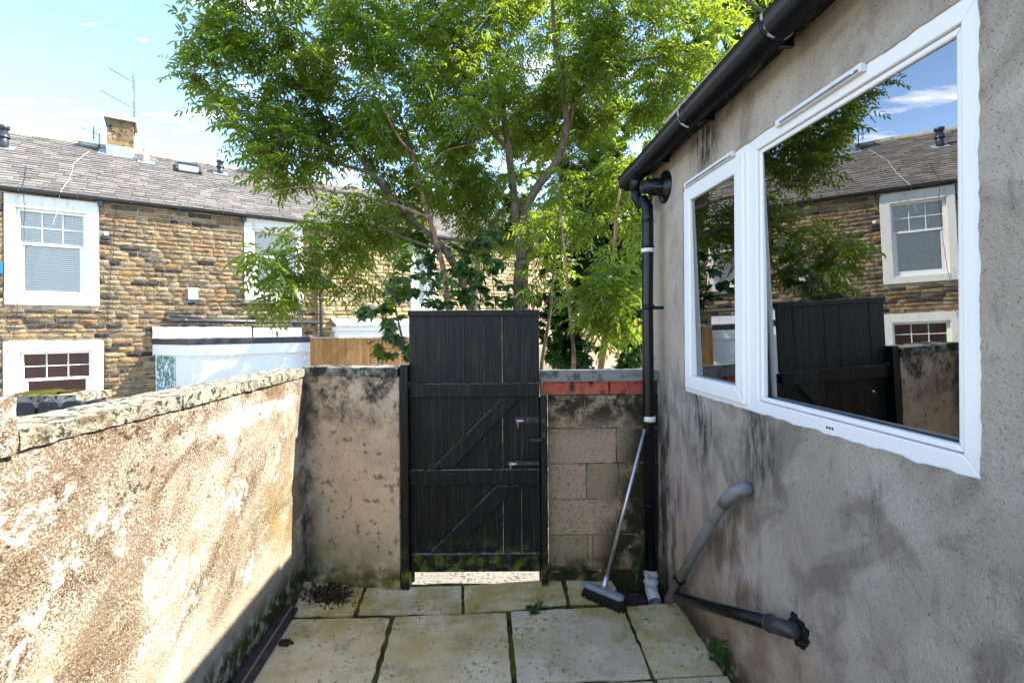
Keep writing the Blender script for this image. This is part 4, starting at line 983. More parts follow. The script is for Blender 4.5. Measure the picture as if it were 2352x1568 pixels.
m = MB(); ridge(m, -8.6, DP - .02, 5); part(m, 'ridge_tiles', RIDGE, ra)
def gutter(house, s0, s1, seed):
    m = MB(); n = 8; P = []
    for k in range(n + 1):
        an = math.pi + math.pi * k / n; P.append((0.13 + .062 * math.cos(an), EAVE - .03 + .062 * math.sin(an)))
    for k in range(n, -1, -1):
        an = math.pi + math.pi * k / n; P.append((0.13 + .054 * math.cos(an), EAVE - .03 + .054 * math.sin(an)))
    for i in range(len(P)):
        a, b = P[i], P[(i + 1) % len(P)]
        m.add([FW(s0, a[0], a[1]), FW(s1, a[0], a[1]), FW(s1, b[0], b[1]), FW(s0, b[0], b[1])], [(0, 1, 2, 3)])
    fbox(m, s0, s1, .035, .06, EAVE - .10, EAVE + .04)
    s = s0 + .3
    while s < s1: fbox(m, s, s + .02, .06, .2, EAVE - .1, EAVE - .01); s += .95
    o = part(m, 'gutter', SLATEBLACK, house)
    return o
gA = gutter(HA, -8.6, DP - .02, 1)
for x, y in ((231, 470), (411, 490), (560, 505)):
    s, z = pF(x, y, .05); m = MB(); fbox(m, s - .05, s + .05, .0, .13, EAVE - .22, EAVE - .101); part(m, 'corbel', SLATEBLACK, HA, .01)
s, z = pF(737, 700, .12)
m = MB(); m.tube([FW(s, .12, EAVE - .06), FW(s, .12, 0.0)], .045, 12)
for zz in (EAVE - .6, 2.4, 1.3): m.tube([FW(s, .12, zz), FW(s, .12, zz + .06)], .055, 12)
part(m, 'downpipe', SLATEBLACK, HA)
s0, z0 = pF(385, 736, .14); s1, z1 = pF(735, 747, .14)
m = MB(); m.tube([FW(s0 - .02, .02, z0 + .02), FW(s0, .12, z0 + .01), FW(s0 + .15, .14, z0), FW(s1, .14, z0 - .05)], .052, 12); m.tube([FW(s0 + .3, .14, z0), FW(s0 + .42, .14, z0 - .004)], .062, 12); m.tube([FW(s0 - .05, .02, z0 + .13), FW(s0, .1, z0 + .125), FW(s0 + .7, .15, z0 + .07), FW(s0 + .8, .15, z0)], .022, 8)
part(m, 'soil_pipe', SLATEBLACK, HA)
(a0, a1), (b0, b1) = px_rect(432, 661, 455, 690, .1)
m = MB(); fbox(m, a0, a1, .02, .10, b0 + .03, b1); ob = part(m, 'alarm_box', WHITE, HA, .012); m = MB(); fbox(m, a0 + .01, a1 - .01, .025, .09, b0, b0 + .029); part(m, 'blue_base', BLUE, ob)
(a0, a1), (b0, b1) = px_rect(-14, 602, 5, 628, .1)
m = MB(); fbox(m, a0, a1, .02, .10, b0, b1); part(m, 'alarm_box', BLUE, HA, .012, label='blue alarm box at the left window')
(a0, a1), (b0, b1) = px_rect(240, 533, 249, 541, .06)
m = MB(); fbox(m, a0, a1, .02, .08, b0, b1); fbox(m, a0 - .02, a1 + .01, .02, .07, b0 - .08, b0 - .005, 1); part(m, 'outside_lamp', [WHITE, SLATEBLACK], HA, .006)
def cable(pts, mat, r=.008):
    P = []
    for i in range(len(pts) - 1):
        for k in range(6):
            q = pts[i].lerp(pts[i + 1], k / 6); P.append(q + FT * rnd.uniform(-.012, .012))
    P.append(pts[-1]); m = MB(); m.tube(P, r, 5); part(m, 'cable', mat, HA)
def roofpt(x, y):      # pixel -> point just above the roof slope
    o = FW(0, 0, rz(0) + .03); nn = (FN * RISE + Vector((0, 0, RUN))).normalized(); r = ray(x, y)
    return EYE + r * (nn.dot(o - EYE) / nn.dot(r))
def facept(x, y, d=.05):
    s, z = pF(x, y, d); return FW(s, d, z)
cable([roofpt(205, 347), roofpt(170, 375), roofpt(160, 410), roofpt(138, 440), facept(134, 470, .07), facept(120, 520, .07)], GREYWHITE, .0045)
cable([roofpt(60, 380), roofpt(52, 432), facept(57, 470, .08), facept(52, 600, .08), facept(40, 700, .08), facept(30, 780, .08), facept(12, 820, .07)], SLATEBLACK, .006)
cable([facept(266, 470), facept(262, 560), facept(250, 690), facept(243, 790), facept(240, 900)], SLATEBLACK, .006)
cable([facept(450, 590), facept(455, 640), facept(457, 700), facept(452, 730)], SLATEBLACK, .006)
# chimney with cap, lead, cowl and aerial
CD = 2.45 * K
c0, cz0 = pF(246, 352, -CD); c1, _ = pF(307, 365, -CD); ct = pF(276, 277, -CD)[1]
m = MB(); rr = random.Random(3); z = rz(-CD) - .1
while z < ct - .02:
    h = min(rr.choice((.36, .19, .21, .39)), ct - z); s = c0
    while s < c1 - .02:
        w_ = rr.choice((.4, .8)) if h > .25 else .25
        b = min(s + w_, c1); 
        if c1 - b < .12: b = c1
        m.rough(FW(s + .004, -CD + rr.uniform(-.008, .008), z + .004), FT * (b - s - .008), FN * -.3, (0, 0, h - .008), .06, .012, 9, 0); s = b
    for q in (-CD - .38, -CD - .77):
        m.rough(FW(c0 - .0, q + .376, z + .004), FN * -.37, FT * .2, (0, 0, h - .008), .06, .012, 9, 1)
    z += h
fbox(m, c0 + .02, c1 - .01, -CD - .76, -CD - .01, rz(-CD) - .2, ct, 1)
CH = part(m, 'chimney', [CHIMSTONE, STONE], HA)
m = MB(); m.rough(FW(c0 - .07, -(CD - .1), ct), FT * (c1 - c0 + .14), FN * -1.0, (0, 0, .13), .06, .012, 8); part(m, 'chimney_cap', RIDGE, CH)
m = MB(); fbox(m, c0 - .02, c1 + .02, -CD + .01, -CD + .04, rz(-CD) - .05, rz(-CD) + .30); m.box(FW(c0 - .12, -CD + .07, rz(-CD + .07) + .02), FT * (c1 - c0 + .24), FN * -.06 + Vector((0, 0, .035)), (0, 0, .02)); m.box(FW(c0 - .2, -CD + .03, rz(-CD + .03) + .02), FT * .18, FN * -.5 + Vector((0, 0, .5 * RISE / RUN)), (0, 0, .012)); fbox(m, c0 - .03, c0 - .005, -CD - .6, -CD + .02, rz(-CD) - .1, rz(-CD) + .28); part(m, 'lead_flashing', LEAD, CH)
cc = FW((c0 + c1) / 2 + .05, -CD - .35, ct + .12); m = MB(); m.lathe(cc, (0, 0, .2), [(0, .10), (.5, .10), (.55, .12), (.65, .12), (.7, .10), (.8, .12), (.9, .12), (1, .08), (1, 0)], 14); part(m, 'cowl', GREYWHITE, CH)
m = MB(); b = FW(c1 + .02, -CD - .06, ct - .35); t = FW(c1 + .02, -CD - .06, ct + 1.3); m.tube([b, t], .012, 8)
for zz, L in ((.45, .85), (1.22, .65)):
    o = FW(c1 + .02, -CD - .06, ct + zz); dirn = (FT * -1 + Vector((0, 0, .42))).normalized()
    m.tube([o, o + dirn * L], .007, 6)
    for k in range(10):
        q = o + dirn * (L * (.25 + .075 * k)); m.tube([q - FN * .10, q + FN * .10], .005, 5)
    for z2 in (-.18, -.09, .09, .18):
        q = o + Vector((0, 0, z2)); m.tube([q - FN * .2 - FT * .03, q + FN * .2 - FT * .03], .005, 5)
    for y2 in (-.2, 0, .2):
        q = o + FN * y2; m.tube([q + Vector((0, 0, -.18)), q + Vector((0, 0, .18))], .005, 5)
part(m, 'tv_aerial', METAL, CH)
m = MB(); p = roofpt(228, 340); p.z += .0; m.tube([p, p + Vector((0, 0, .42))], .014, 6); q = p + Vector((0, 0, .38)); m.tube([q, q - FT * .4 + Vector((0, 0, .12))], .009, 5)
for y2 in (-.12, 0, .12): m.tube([q - FT * .12 + FN * y2 + Vector((0, 0, -.18)), q - FT * .12 + FN * y2 + Vector((0, 0, .2))], .006, 5)
part(m, 'small_aerial', SLATEBLACK, HA)
def vent(x, y, h, r, mat, name, house, cowl=True):
    h, r = h * K, r * K
    p = roofpt(x, y); m = MB(); m.tube([p - Vector((0, 0, .2)), p + Vector((0, 0, h))], r, 14)
    if cowl: m.lathe(p, (0, 0, h + .14), [(.45, r * 1.35), (.5, r * 1.3), (.82, r * .8), (.84, r * 1.25), (1.0, r * 1.3), (1.0, r)], 14)
    else: m.lathe(p + Vector((0, 0, h)), (0, 0, .1), [(0, r * 1.15), (.6, r * 1.15), (1, r * .4), (1, 0)], 14)
    nn = (FN * RISE + Vector((0, 0, RUN))).normalized(); up = (-FN * RUN + Vector((0, 0, RISE))).normalized()
    m.box(p - FT * .2 - up * .18 - nn * .005, FT * .4, up * .36, nn * .012, 1)
    part(m, name, [mat, LEAD], house)
vent(8, 338, .30, .075, SLATEBLACK, 'flue_cowl', HA); vent(336, 372, .26, .055, GREYWHITE, 'vent_pipe', HA, False); vent(506, 398, .20, .065, SLATEBLACK, 'flue_cowl', HA)
vent(-240, 300, .42, .075, SLATEBLACK, 'flue_cowl', HA); 
# roof window
P = [roofpt(x, y) for x, y in ((384, 368), (404, 393), (463, 398), (440, 377))]
nn = (FN * RISE + Vector((0, 0, RUN))).normalized(); up = (-FN * RUN + Vector((0, 0, RISE))).normalized()
o = P[1] - nn * .02; wd = (P[2] - P[1]).dot(FT); hh = 0.8
m = MB()
m.box(o, FT * .07, up * hh, nn * .11); m.box(o + FT * (wd - .07), FT * .07, up * hh, nn * .11); m.box(o + FT * .07, FT * (wd - .14), up * .06, nn * .05); m.box(o + FT * .07 + up * (hh - .08), FT * (wd - .14), up * .08, nn * .12)
SK = part(m, 'roof_window', SLATEBLACK, ra, .006)
m = MB(); m.box(o + FT * .08 + up * .34 + nn * .08, FT * (wd - .16), up * .07, nn * .09); m.box(o + FT * .07 + up * .05 + nn * .04, FT * (wd - .14), up * .28 + nn * .10, nn * .02, 1)
for p_, nm_ in ((m, 'open_sash'),): part(p_, nm_, [SLATEBLACK, GREYPL], HA, label='tilted open sash of the roof window')

# next houses of the row
S2 = 10.9 * K
HB = root('terrace_house', FW(DP + 2, 0, -0.1), 'paler stone terrace house half hidden behind the ash trees', 'house')
b1s, b1z = px_rect(944, 557, 1003, 722, .045); b1i = (b1s[0] + .2, b1s[1] - .2); b1j = (b1z[0] + .2, b1z[1] - .23)
b2s = (b1s[0] - 2.15, b1s[1] - 2.15)
m = MB(); stone_wall(m, DP - .026, S2, -.1, EAVE + .03, [(b1s[0], b1s[1], b1z[0], b1z[1])], (.11, .15), .25, .52, 31)
part(m, 'wall', [PALESTONE, POINTING], HB)
terrace_window(HB, b1s, b1z, b1i, b1j, BLINDW, None)
m = MB(); slates(m, DP - .016, S2, 22); rb = part(m, 'roof', [SLATE, SLATEBLACK], HB)
m = MB(); ridge(m, DP - .016, S2, 6); part(m, 'ridge_tiles', RIDGE, rb)
gutter(HB, DP - .016, S2, 2)
s, _ = pF(600, 350, -3.4); m = MB(); z = rz(-3.3) - .1
for k in range(5):
    for j in range(2): m.rough(FW(s + .42 * j + .004, -3.3, z + .21 * k), FT * .41, FN * -.7, (0, 0, .205), .07, .012, 9)
CB = part(m, 'chimney', CHIMSTONE, HB); m = MB(); m.rough(FW(s - .07, -3.2, z + 1.05), FT * .98, FN * -.75, (0, 0, .12), .07, .012, 8); part(m, 'chimney_cap', RIDGE, CB)
s, z = pF(705, 385, -2.9); m = MB(); fbox(m, s - .25, s + .25, -2.95, -2.9, z - .12, z + .25); p = FW(s, -2.92, z - .5); m.tube([p, p + Vector((0, 0, .5))], .02, 6); part(m, 'roof_panel', LEAD, HB)
HC = root('terrace_house', FW(S2 + 3, 0, -0.1), 'peach rendered house at the far end of the row, behind the right saplings', 'house')
m = MB(); fbox(m, S2, S2 + 8, -7.7, 0.01, -.1, EAVE + .03); part(m, 'wall', PEACH, HC)
m = MB(); slates(m, S2 + .004, S2 + 8, 23); part(m, 'roof', [SLATE, SLATEBLACK], HC)
c1s, c1z = px_rect(1262, 600, 1288, 660, .05)
terrace_window(HC, (S2 + 1.9, S2 + 3.3), (2.3, 3.9), (S2 + 2.1, S2 + 3.1), (2.5, 3.7), None, None)

# white outhouse
sL, _ = pF(357, 800, 0.03); sFL, _ = pF(441, 800, 1.3); sFR, _ = pF(715, 800, 1.3)
zt = (pF(441, 775, 1.3)[1] + pF(715, 776, 1.3)[1]) / 2
OH = root('outhouse', FW((sFL + sFR) / 2, .5, -0.1), 'flat roofed whitewashed outhouse with dark roof edge against the terrace', 'outhouse')
poly = [(sL, .036), (sFL, 1.3), (sFR, 1.3), (sFR + .1, .036)]
def fpoly(g, z):
    c = (sum(p[0] for p in poly) / 4, sum(p[1] for p in poly) / 4); out = []
    for i, (s, d) in enumerate(poly):
        ds = g if s > c[0] else -g; dd = g if d > .5 else 0
        out.append(FW(s + ds, d + dd, z))
    return out
m = MB(); m.prism(fpoly(0, -.1), (0, 0, zt - .36 + .1)); part(m, 'wall', WHITEWASH, OH)
m = MB(); m.prism(fpoly(.06, zt - .40), (0, 0, .26)); part(m, 'fascia', WHITE, OH, .008)
m = MB(); m.prism(fpoly(.08, zt - .135), (0, 0, .135)); part(m, 'roof_edge', SLATEBLACK, OH, .01)
m = MB(); fbox(m, sFR + .07, sFR + .28, 1.1, 1.22, zt - .25, zt - .15); part(m, 'gutter_end', SLATEBLACK, OH)
m = MB(); m.rough(FW(sL - .05, .035, zt + .002), FT * (sFR - sL - 1.2), FN * .10, (0, 0, .28), .08, .02, 6); part(m, 'flashing', WHITEWASH, OH)
m = MB(); fbox(m, sFR - 1.2, sFR + .02, .035, .12, zt + .002, zt + .26); part(m, 'white_panel', WHITE, OH)
# printed ivy panel on the end wall
e0, e1 = FW(sL, .036, 0), FW(sFL, 1.3, 0); ed = e1 - e0; en = Vector((ed.y, -ed.x, 0)).normalized()
if en.dot(-e0) < 0: en = -en
m = MB(); z0 = zt - 1.72
m.box(e0 + ed * .06 + en * .012 + Vector((0, 0, z0)), ed * .5, en * .012, (0, 0, 1.3), 1)
for k in range(420):
    a, b = rnd.uniform(.07, .55), rnd.uniform(.02, 1.28); c = e0 + ed * a + en * (.026 + rnd.uniform(0, .002)) + Vector((0, 0, z0 + b)); t = rnd.uniform(0, 6.28); r = rnd.uniform(.036, .06)
    e_ = ed.normalized()
    vs = [c + (e_ * math.cos(t + q) * s_ + Vector((0, 0, math.sin(t + q) * s_))) * r for q, s_ in ((0, 1.1), (.8, .5), (1.5, .9), (2.6, .5), (3.14, .45), (3.7, .5), (4.8, .9), (5.5, .5))]
    m.add(vs, [tuple(range(8))])
single(m, 'ivy_screen', [IVYGREEN, WHITEWASH], 'white screen printed with green ivy leaves on the outhouse end wall', 'screen')
# lean-to of the next house
q0, zq = pF(778, 742, .5); q1, _ = pF(905, 742, .5)
LT = root('lean_to', FW((q0 + q1) / 2, .3, -.1), 'low white lean-to roof edge beyond the brown board fence', 'lean-to')
m = MB(); fbox(m, q0, q1 + .6, .036, .5, -.1, zq - .24); part(m, 'wall', WHITEWASH, LT)
m = MB(); fbox(m, q0 - .06, q1 + .66, .034, .56, zq - .235, zq - .10); part(m, 'fascia', WHITE, LT, .006)
m = MB(); m.prism([FW(q0 - .1, .034, zq + .10), FW(q0 - .1, .62, zq - .095), FW(q0 - .1, .62, zq - .05), FW(q0 - .1, .034, zq + .15)], FT * (q1 - q0 + .8)); part(m, 'roof', LEAD, LT)

# board fences
def board_fence(x0, x1, Y0, Y1, ytop, nb_, mat, label, cap=True):
    a, b = pY(x0, ytop, Y0), pY(x1, ytop, Y1); zt_ = (a.z + b.z) / 2; a.z = b.z = -.1; d = b - a; n_ = Vector((-d.y, d.x, 0)).normalized()
    R = root('board_fence', (a + b) / 2, label, 'fence')
    m = MB()
    for k in range(nb_):
        u = rnd.uniform(-.003, .003); m.box(a + d * (k / nb_) + n_ * u + d.normalized() * .001, d / nb_ - d.normalized() * .002, n_ * .02, (0, 0, zt_ + .1 + rnd.uniform(-.004, .004)))
    part(m, 'boards', mat, R, .006)
    if cap:
        m = MB(); m.box(a - n_ * .02 + Vector((0, 0, zt_ + .106)), d, n_ * .07, (0, 0, .03)); part(m, 'capping_rail', PALEWOOD, R)
    m = MB()
    for zz in (.3, 1.1):
        m = MB(); m.box(a + n_ * .024 + Vector((0, 0, zz)), d, n_ * .04, (0, 0, .08)); part(m, 'back_rail', mat, R)
    return R, a, b, zt_
board_fence(712, 955, 12.5, 13.1, 776, 26, ORANGEWOOD, 'warm brown vertical board fence beyond the rendered wall')
Rf, a, b, zt_ = board_fence(1225, 1310, 9.4, 9.8, 797, 12, PALEWOOD, 'pale wooden fence with square post, between gate and saplings', False)
m = MB(); c = pY(1293, 790, 9.3); m.abox(c.x - .07, c.x + .08, 9.2, 9.35, -.1, pY(1293, 765, 9.3).z); part(m, 'post', PALEWOOD, Rf, .005)

# ------------------------------------------------------------------ trees and plants
npr = np.random.RandomState(5)
def unit(a): return a / np.maximum(np.linalg.norm(a, axis=-1, keepdims=True), 1e-9)
TEMPL = {
    'leaflet': (np.array([(0, 0, 0), (.26, -.15, .05), (.66, -.125, .04), (1, 0, -.08), (.66, .125, .04), (.26, .15, .05)], float), [(0, 1, 2, 3), (0, 3, 4, 5)]),
    'ovate': (np.array([(0, 0, 0), (.22, -.30, .06), (.62, -.26, .04), (1, 0, -.12), (.62, .26, .04), (.22, .30, .06)], float), [(0, 1, 2, 3), (0, 3, 4, 5)]),
    'lobed': (np.array([(0, 0, 0), (.02, -.42, -.02), (.20, -.30, .03), (.42, -.58, -.04), (.52, -.20, .04), (1, 0, -.08), (.52, .20, .04), (.42, .58, -.04), (.20, .30, .03), (.02, .42, -.02)], float),
              [(0, 1, 2, 2), (0, 2, 3, 4), (0, 4, 5, 6), (0, 6, 7, 8), (0, 8, 9, 9)]),
}
def leaves_mesh(name, kind, O, X, N, S, off, mat, extra=None):
    T, Fc = TEMPL[kind]
    X = unit(X); Y = unit(np.cross(N, X)); Z = np.cross(X, Y); n = len(O); k = len(T)
    V = (O[:, None, :] + S[:, None, None] * (T[None, :, 0:1] * X[:, None, :] + T[None, :, 1:2] * Y[:, None, :] + T[None, :, 2:3] * Z[:, None, :])).reshape(-1, 3) - np.array(off)
    loops = []; starts = []; tot = []
    base = np.arange(n) * k; per = []; lens = []
    for f in Fc:
        f = list(dict.fromkeys(f)); per += f; lens.append(len(f))
    L = (base[:, None] + np.array(per)[None, :]).reshape(-1)
    st = np.concatenate([[0], np.cumsum(lens)[:-1]]); st = (np.arange(n)[:, None] * sum(lens) + st[None, :]).reshape(-1)
    me = bpy.data.meshes.new(name)
    me.vertices.add(len(V)); me.vertices.foreach_set('co', V.astype(np.float32).ravel())
    me.loops.add(len(L)); me.loops.foreach_set('vertex_index', L.astype(np.int32))
    me.polygons.add(len(st)); me.polygons.foreach_set('loop_start', st.astype(np.int32))
    try: me.polygons.foreach_set('loop_total', np.tile(lens, n).astype(np.int32))
    except Exception: pass
    me.update(calc_edges=True); me.materials.append(mat)
    return me
def blobs3(lst, k=1.0, deep=1.35):
    out = []
    for (x, y, r, Y) in lst:
        Y *= k; c = pY(x, y, Y); R = r * Y / F; out.append((c, (R, R * deep, R)))
    return out
def grow(stems, blobs, dens, seed, llen=0.26, kind='leaflet', nleaf=(5, 9), gap=-.12, gapf=1.1, thin=0.0026):
    rs = random.Random(seed); P = []; Rd = []; m = MB(); sm = [MB() for _ in stems]
    for si, (pts, r0, r1) in enumerate(stems):
        Q = []
        for i in range(len(pts) - 1):
            n = max(1, int((pts[i + 1] - pts[i]).length / .09))
            Q += [pts[i].lerp(pts[i + 1], k / n) for k in range(n)]
        Q.append(pts[-1]); Q = [q + noise.noise_vector(q * 2.3) * .022 for q in Q]
        for _ in range(2): Q = [Q[0]] + [(Q[i - 1] + Q[i] * 2 + Q[i + 1]) / 4 for i in range(1, len(Q) - 1)] + [Q[-1]]
        rad = [(r0 + (r1 - r0) * (i / (len(Q) - 1)) ** .8) * (1 + .10 * noise.noise(q * 9)) for i, q in enumerate(Q)]
        sm[si].tube(Q, rad, 10)
        for q, r in zip(Q, rad):
            if q.z > .9: P.append(q); Rd.append(r)
    T = []
    for c, R in blobs:
        n = int(dens * math.pi * R[0] * R[2]) + 1
        for _ in range(n * 3):
            if n <= 0: break
            v = Vector((rs.gauss(0, 1), rs.gauss(0, 1), rs.gauss(0, 1))).normalized() * rs.random() ** .42
            p = c + Vector((v.x * R[0], v.y * R[1], v.z * R[2]))
            if noise.noise(p * gapf + Vector((seed, 0, 0))) < gap: continue
            T.append(p); n -= 1
    A = np.array([tuple(p) for p in P]); 
    dist = [float(np.min(np.sum((A - np.array(t)) ** 2, 1))) for t in T]
    T = [T[i] for i in np.argsort(dist)]
    cap = len(P) + len(T) * 8; NA = np.zeros((cap, 3)); NA[:len(P)] = A; NR = np.zeros(cap); NR[:len(P)] = Rd; cnt = len(P)
    O = []; X = []; Ln = []
    for t in T:
        ta = np.array(t); dd = NA[:cnt] - ta
        cost = np.sqrt(np.sum(dd * dd, 1)) + .45 * np.maximum(0, dd[:, 2])
        j = int(np.argmin(cost)); a = Vector(NA[j]); v = t - a; L = v.length
        if L < .04: continue
        c = a + v * .5 + Vector((0, 0, .13 * L)) + Vector((rs.uniform(-1, 1), rs.uniform(-1, 1), rs.uniform(-1, 1))) * .10 * L
        n = max(3, min(7, int(L / .12) + 2))
        Q = [a * (1 - u) ** 2 + c * 2 * u * (1 - u) + t * u * u for u in [k / n for k in range(n + 1)]]
        r0 = min(.75 * NR[j], .0030 + .0075 * L)
        rad = [r0 + (thin - r0) * k / n for k in range(n + 1)]
        m.tube(Q, rad, 5 if r0 > .006 else 4, False)
        for k in range(1, n + 1):
            if cnt < cap: NA[cnt] = Q[k]; NR[cnt] = rad[k]; cnt += 1
        tang = (Q[-1] - Q[-2]).normalized(); nl = rs.randint(*nleaf); seg = min(.38, L)
        for k in range(nl):
            f = 1 - (k / nl) * seg / L; i = min(n - 1, int(f * n)); q = Q[i].lerp(Q[i + 1], f * n - i)
            rv = Vector((rs.gauss(0, 1), rs.gauss(0, 1), rs.gauss(0, .6))).normalized()
            O.append(tuple(q)); X.append(tuple((tang * .55 + rv * .85 + Vector((0, 0, -.12))).normalized())); Ln.append(llen * rs.uniform(.65, 1.12))
    return sm, m, np.array(O), np.array(X), np.array(Ln)
def pinnate(O, X, L, droop=.34, pairs=4, lf=.34):
    """spread leaflets along each leaf stalk"""
    n = len(O); o = []; x = []; nn = []; s = []
    upj = unit(np.array([0, 0, 1.0])[None] + npr.normal(0, .38, (n, 3))); side = unit(np.cross(X, upj))
    ts = np.linspace(.26, .86, pairs)
    def at(t): return O + X * (L * t)[:, None] + np.array([0, 0, -1.0])[None] * (L * droop * t * t)[:, None]
    for t in list(ts) + [1.0]:
        tan = unit(X + np.array([0, 0, -1.0])[None] * 2 * droop * t)
        for sg in ((1, -1) if t < 1.0 else (0,)):
            d = tan * (.62 if sg else 1) + side * sg * .82 + np.array([0, 0, -.30])[None] + npr.normal(0, .13, (n, 3))
            o.append(at(t)); x.append(d); nn.append(unit(upj + npr.normal(0, .30, (n, 3)))); s.append(L * lf * (1.0 if 0.3 < t < .9 else .85) * npr.uniform(.85, 1.15, n))
    return np.concatenate(o), np.concatenate(x), np.concatenate(nn), np.concatenate(s)
def tree(name, label, cat, stems, mats, blobs, dens, seed, leafmat_, style='ash', group=None, **kw):
    base = stems[0][0][0].copy(); base.z = -0.1
    R = root(name, base, label, cat, group)
    sm, tw, O, X, L = grow(stems, blobs, dens, seed, **kw)
    for q, mt in zip(sm, mats): part(q, 'trunk', mt, R)
    part(tw, 'twigs', mats[0] if style != 'ash' else BARK, R)['kind'] = 'stuff'
    if style == 'ash':
        o, x, nn, s = pinnate(O, X, L); me = leaves_mesh('crown', 'leaflet', o, x, nn, s, base, leafmat_)
    else:
        nn = unit(np.array([0, -.35, 1.0])[None] + npr.normal(0, .5, (len(O), 3))); xx = unit(X + np.array([0, 0, -.45])[None])
        me = leaves_mesh('crown', 'lobed' if style == 'lobed' else 'ovate', O, xx, nn, L, base, leafmat_)
    c = bpy.data.objects.new('crown', me); COL.objects.link(c); c.parent = R
    return len(O)
def path(Y, *pp, Y1=None):
    n = len(pp); out = []
    for i, (x, y) in enumerate(pp):
        q = pY(x, y, Y + ((Y1 or Y) - Y) * i / (n - 1))
        out.append(q)
    return out
def foot(pts):
    q = pts[0].copy(); q.z = -.12; return [q] + pts
YA = 6.5
stA1 = (foot(path(YA, (1034, 720), (1018, 620), (1000, 560), (985, 500), (960, 400), (932, 300), (905, 240), (862, 190), (840, 110), (830, 0), (815, -120), Y1=YA + .9)), .060, .006)
stA1b = (path(YA - .05, (985, 500), (945, 482), (900, 468), (800, 447), (735, 436), (690, 425), (640, 440), Y1=YA - .5), .030, .008)
stA2 = (foot(path(YA + .15, (1084, 720), (1060, 640), (1010, 560), (930, 490), (868, 420), (820, 350), (750, 280), (690, 180), (640, 60), (610, -60), Y1=YA + .5)), .068, .012)
stA2b = (path(YA + .2, (930, 490), (860, 400), (760, 372), (680, 345), (600, 300), (530, 230), Y1=YA), .036, .008)
stA3 = (path(YA - .1, (1010, 575), (930, 545), (860, 520), (800, 520), (720, 560), (660, 600), Y1=YA - .7), .024, .006)
stA4 = (path(YA - .02, (948, 355), (915, 320), (885, 262), (868, 215), (835, 180), Y1=YA - .5), .020, .004)
stA5 = (path(YA - .02, (965, 415), (990, 390), (1010, 350), (1060, 335), (1105, 330), Y1=YA - .2), .016, .004)
nA = tree('ash_tree', 'ash tree with one pink barked and one grey stem, leaning left behind the gate', 'tree',
     [stA1, stA2, stA1b, stA2b, stA3, stA4, stA5], [PALEBARK, BARK, PALEBARK, BARK, BARK, PALEBARK, PALEBARK],
     blobs3([(470, 60, 50, 4.5), (465, 130, 55, 4.4), (490, 200, 62, 4.5), (545, 60, 80, 4.6), (560, 140, 80, 4.7), (570, 220, 80, 4.6), (600, 300, 80, 4.6), (545, 300, 45, 4.4), (650, 60, 100, 4.8), (660, 180, 100, 4.8),
             (690, 290, 95, 4.7), (600, 370, 55, 4.5), (670, 380, 65, 4.5), (760, 80, 105, 4.9), (770, 200, 100, 4.8), (780, 310, 95, 4.7), (745, 400, 60, 4.5), (860, 90, 110, 4.9), (870, 220, 110, 4.9), (880, 330, 95, 5.1),
             (820, 470, 75, 4.5), (900, 430, 80, 5.2), (760, 500, 50, 4.3), (700, 560, 62, 4.2), (635, 590, 55, 4.1), (600, 590, 35, 4.1), (650, 650, 55, 4.1), (715, 640, 48, 4.2), (630, 700, 28, 4.1), (850, 560, 75, 4.9), (780, 590, 55, 4.5), (820, 640, 45, 4.4), (930, 540, 55, 5.4), (960, 440, 75, 5.6),
             (560, -40, 90, 4.7), (680, -70, 120, 4.8), (820, -70, 120, 4.9), (480, -20, 50, 4.5)], 1.38), 29, 3, ASHLEAF, llen=.295)
YB = 6.9
stB = (foot(path(YB, (1195, 720), (1196, 650), (1198, 600))), .125, .105)
stB1 = (path(YB, (1198, 605), (1188, 520), (1178, 430), (1166, 330), (1150, 200), (1142, 60), (1138, -140)), .072, .015)
stB2 = (path(YB, (1199, 605), (1206, 480), (1240, 420), (1280, 372), (1302, 300), (1292, 200), (1272, 60), (1265, -140), Y1=YB - .4), .082, .015)
stB3 = (path(YB - .15, (1302, 300), (1318, 240), (1350, 190), (1420, 152), (1500, 132), (1570, 124), (1640, 130), Y1=YB - .6), .038, .008)
stB4 = (path(YB, (1168, 345), (1120, 290), (1080, 200), (1040, 120), (1000, 30), (960, -80), Y1=YB - .4), .036, .009)
nB = tree('ash_tree', 'tallest ash tree with a thick forked trunk rising behind the gate', 'tree', [stB, stB1, stB2, stB3, stB4], [BARK] * 5,
     blobs3([(980, 40, 110, 5.6), (1010, 160, 110, 5.4), (1000, 280, 100, 5.4), (1080, 80, 120, 5.6), (1100, 220, 115, 5.2), (1110, 340, 105, 5.4), (1050, 420, 95, 5.6), (1140, 450, 90, 6.0), (1200, 100, 120, 5.6), (1220, 240, 110, 5.8), (1220, 360, 90, 6.1),
             (1300, 60, 120, 5.5), (1330, 170, 110, 5.3), (1340, 290, 105, 5.7), (1290, 420, 90, 6.2), (1200, 540, 70, 6.5), (1100, 540, 70, 6.3), (1410, 60, 105, 5.3), (1430, 170, 100, 5.2), (1440, 280, 85, 5.2), (1400, 380, 85, 5.4), (1490, 350, 50, 5.2),
             (1520, 60, 90, 5.1), (1540, 150, 75, 5.0), (1620, 90, 60, 5.0), (1520, 240, 60, 5.1), (1590, 190, 50, 5.0), (1000, -80, 120, 5.5), (1150, -100, 130, 5.5), (1300, -100, 130, 5.5), (1450, -90, 120, 5.3), (1580, -60, 90, 5.1), (1650, 30, 55, 5.0), (1390, 350, 80, 6.2), (1330, 420, 70, 6.4), (1430, 420, 60, 6.0), (1360, 480, 60, 6.4)], 1.27, 1.7), 40, 4, ASHLEAF, llen=.245)
stC = (foot(path(4.3, (1318, 850), (1312, 740), (1298, 590), (1284, 450), (1278, 400))), .038, .004)
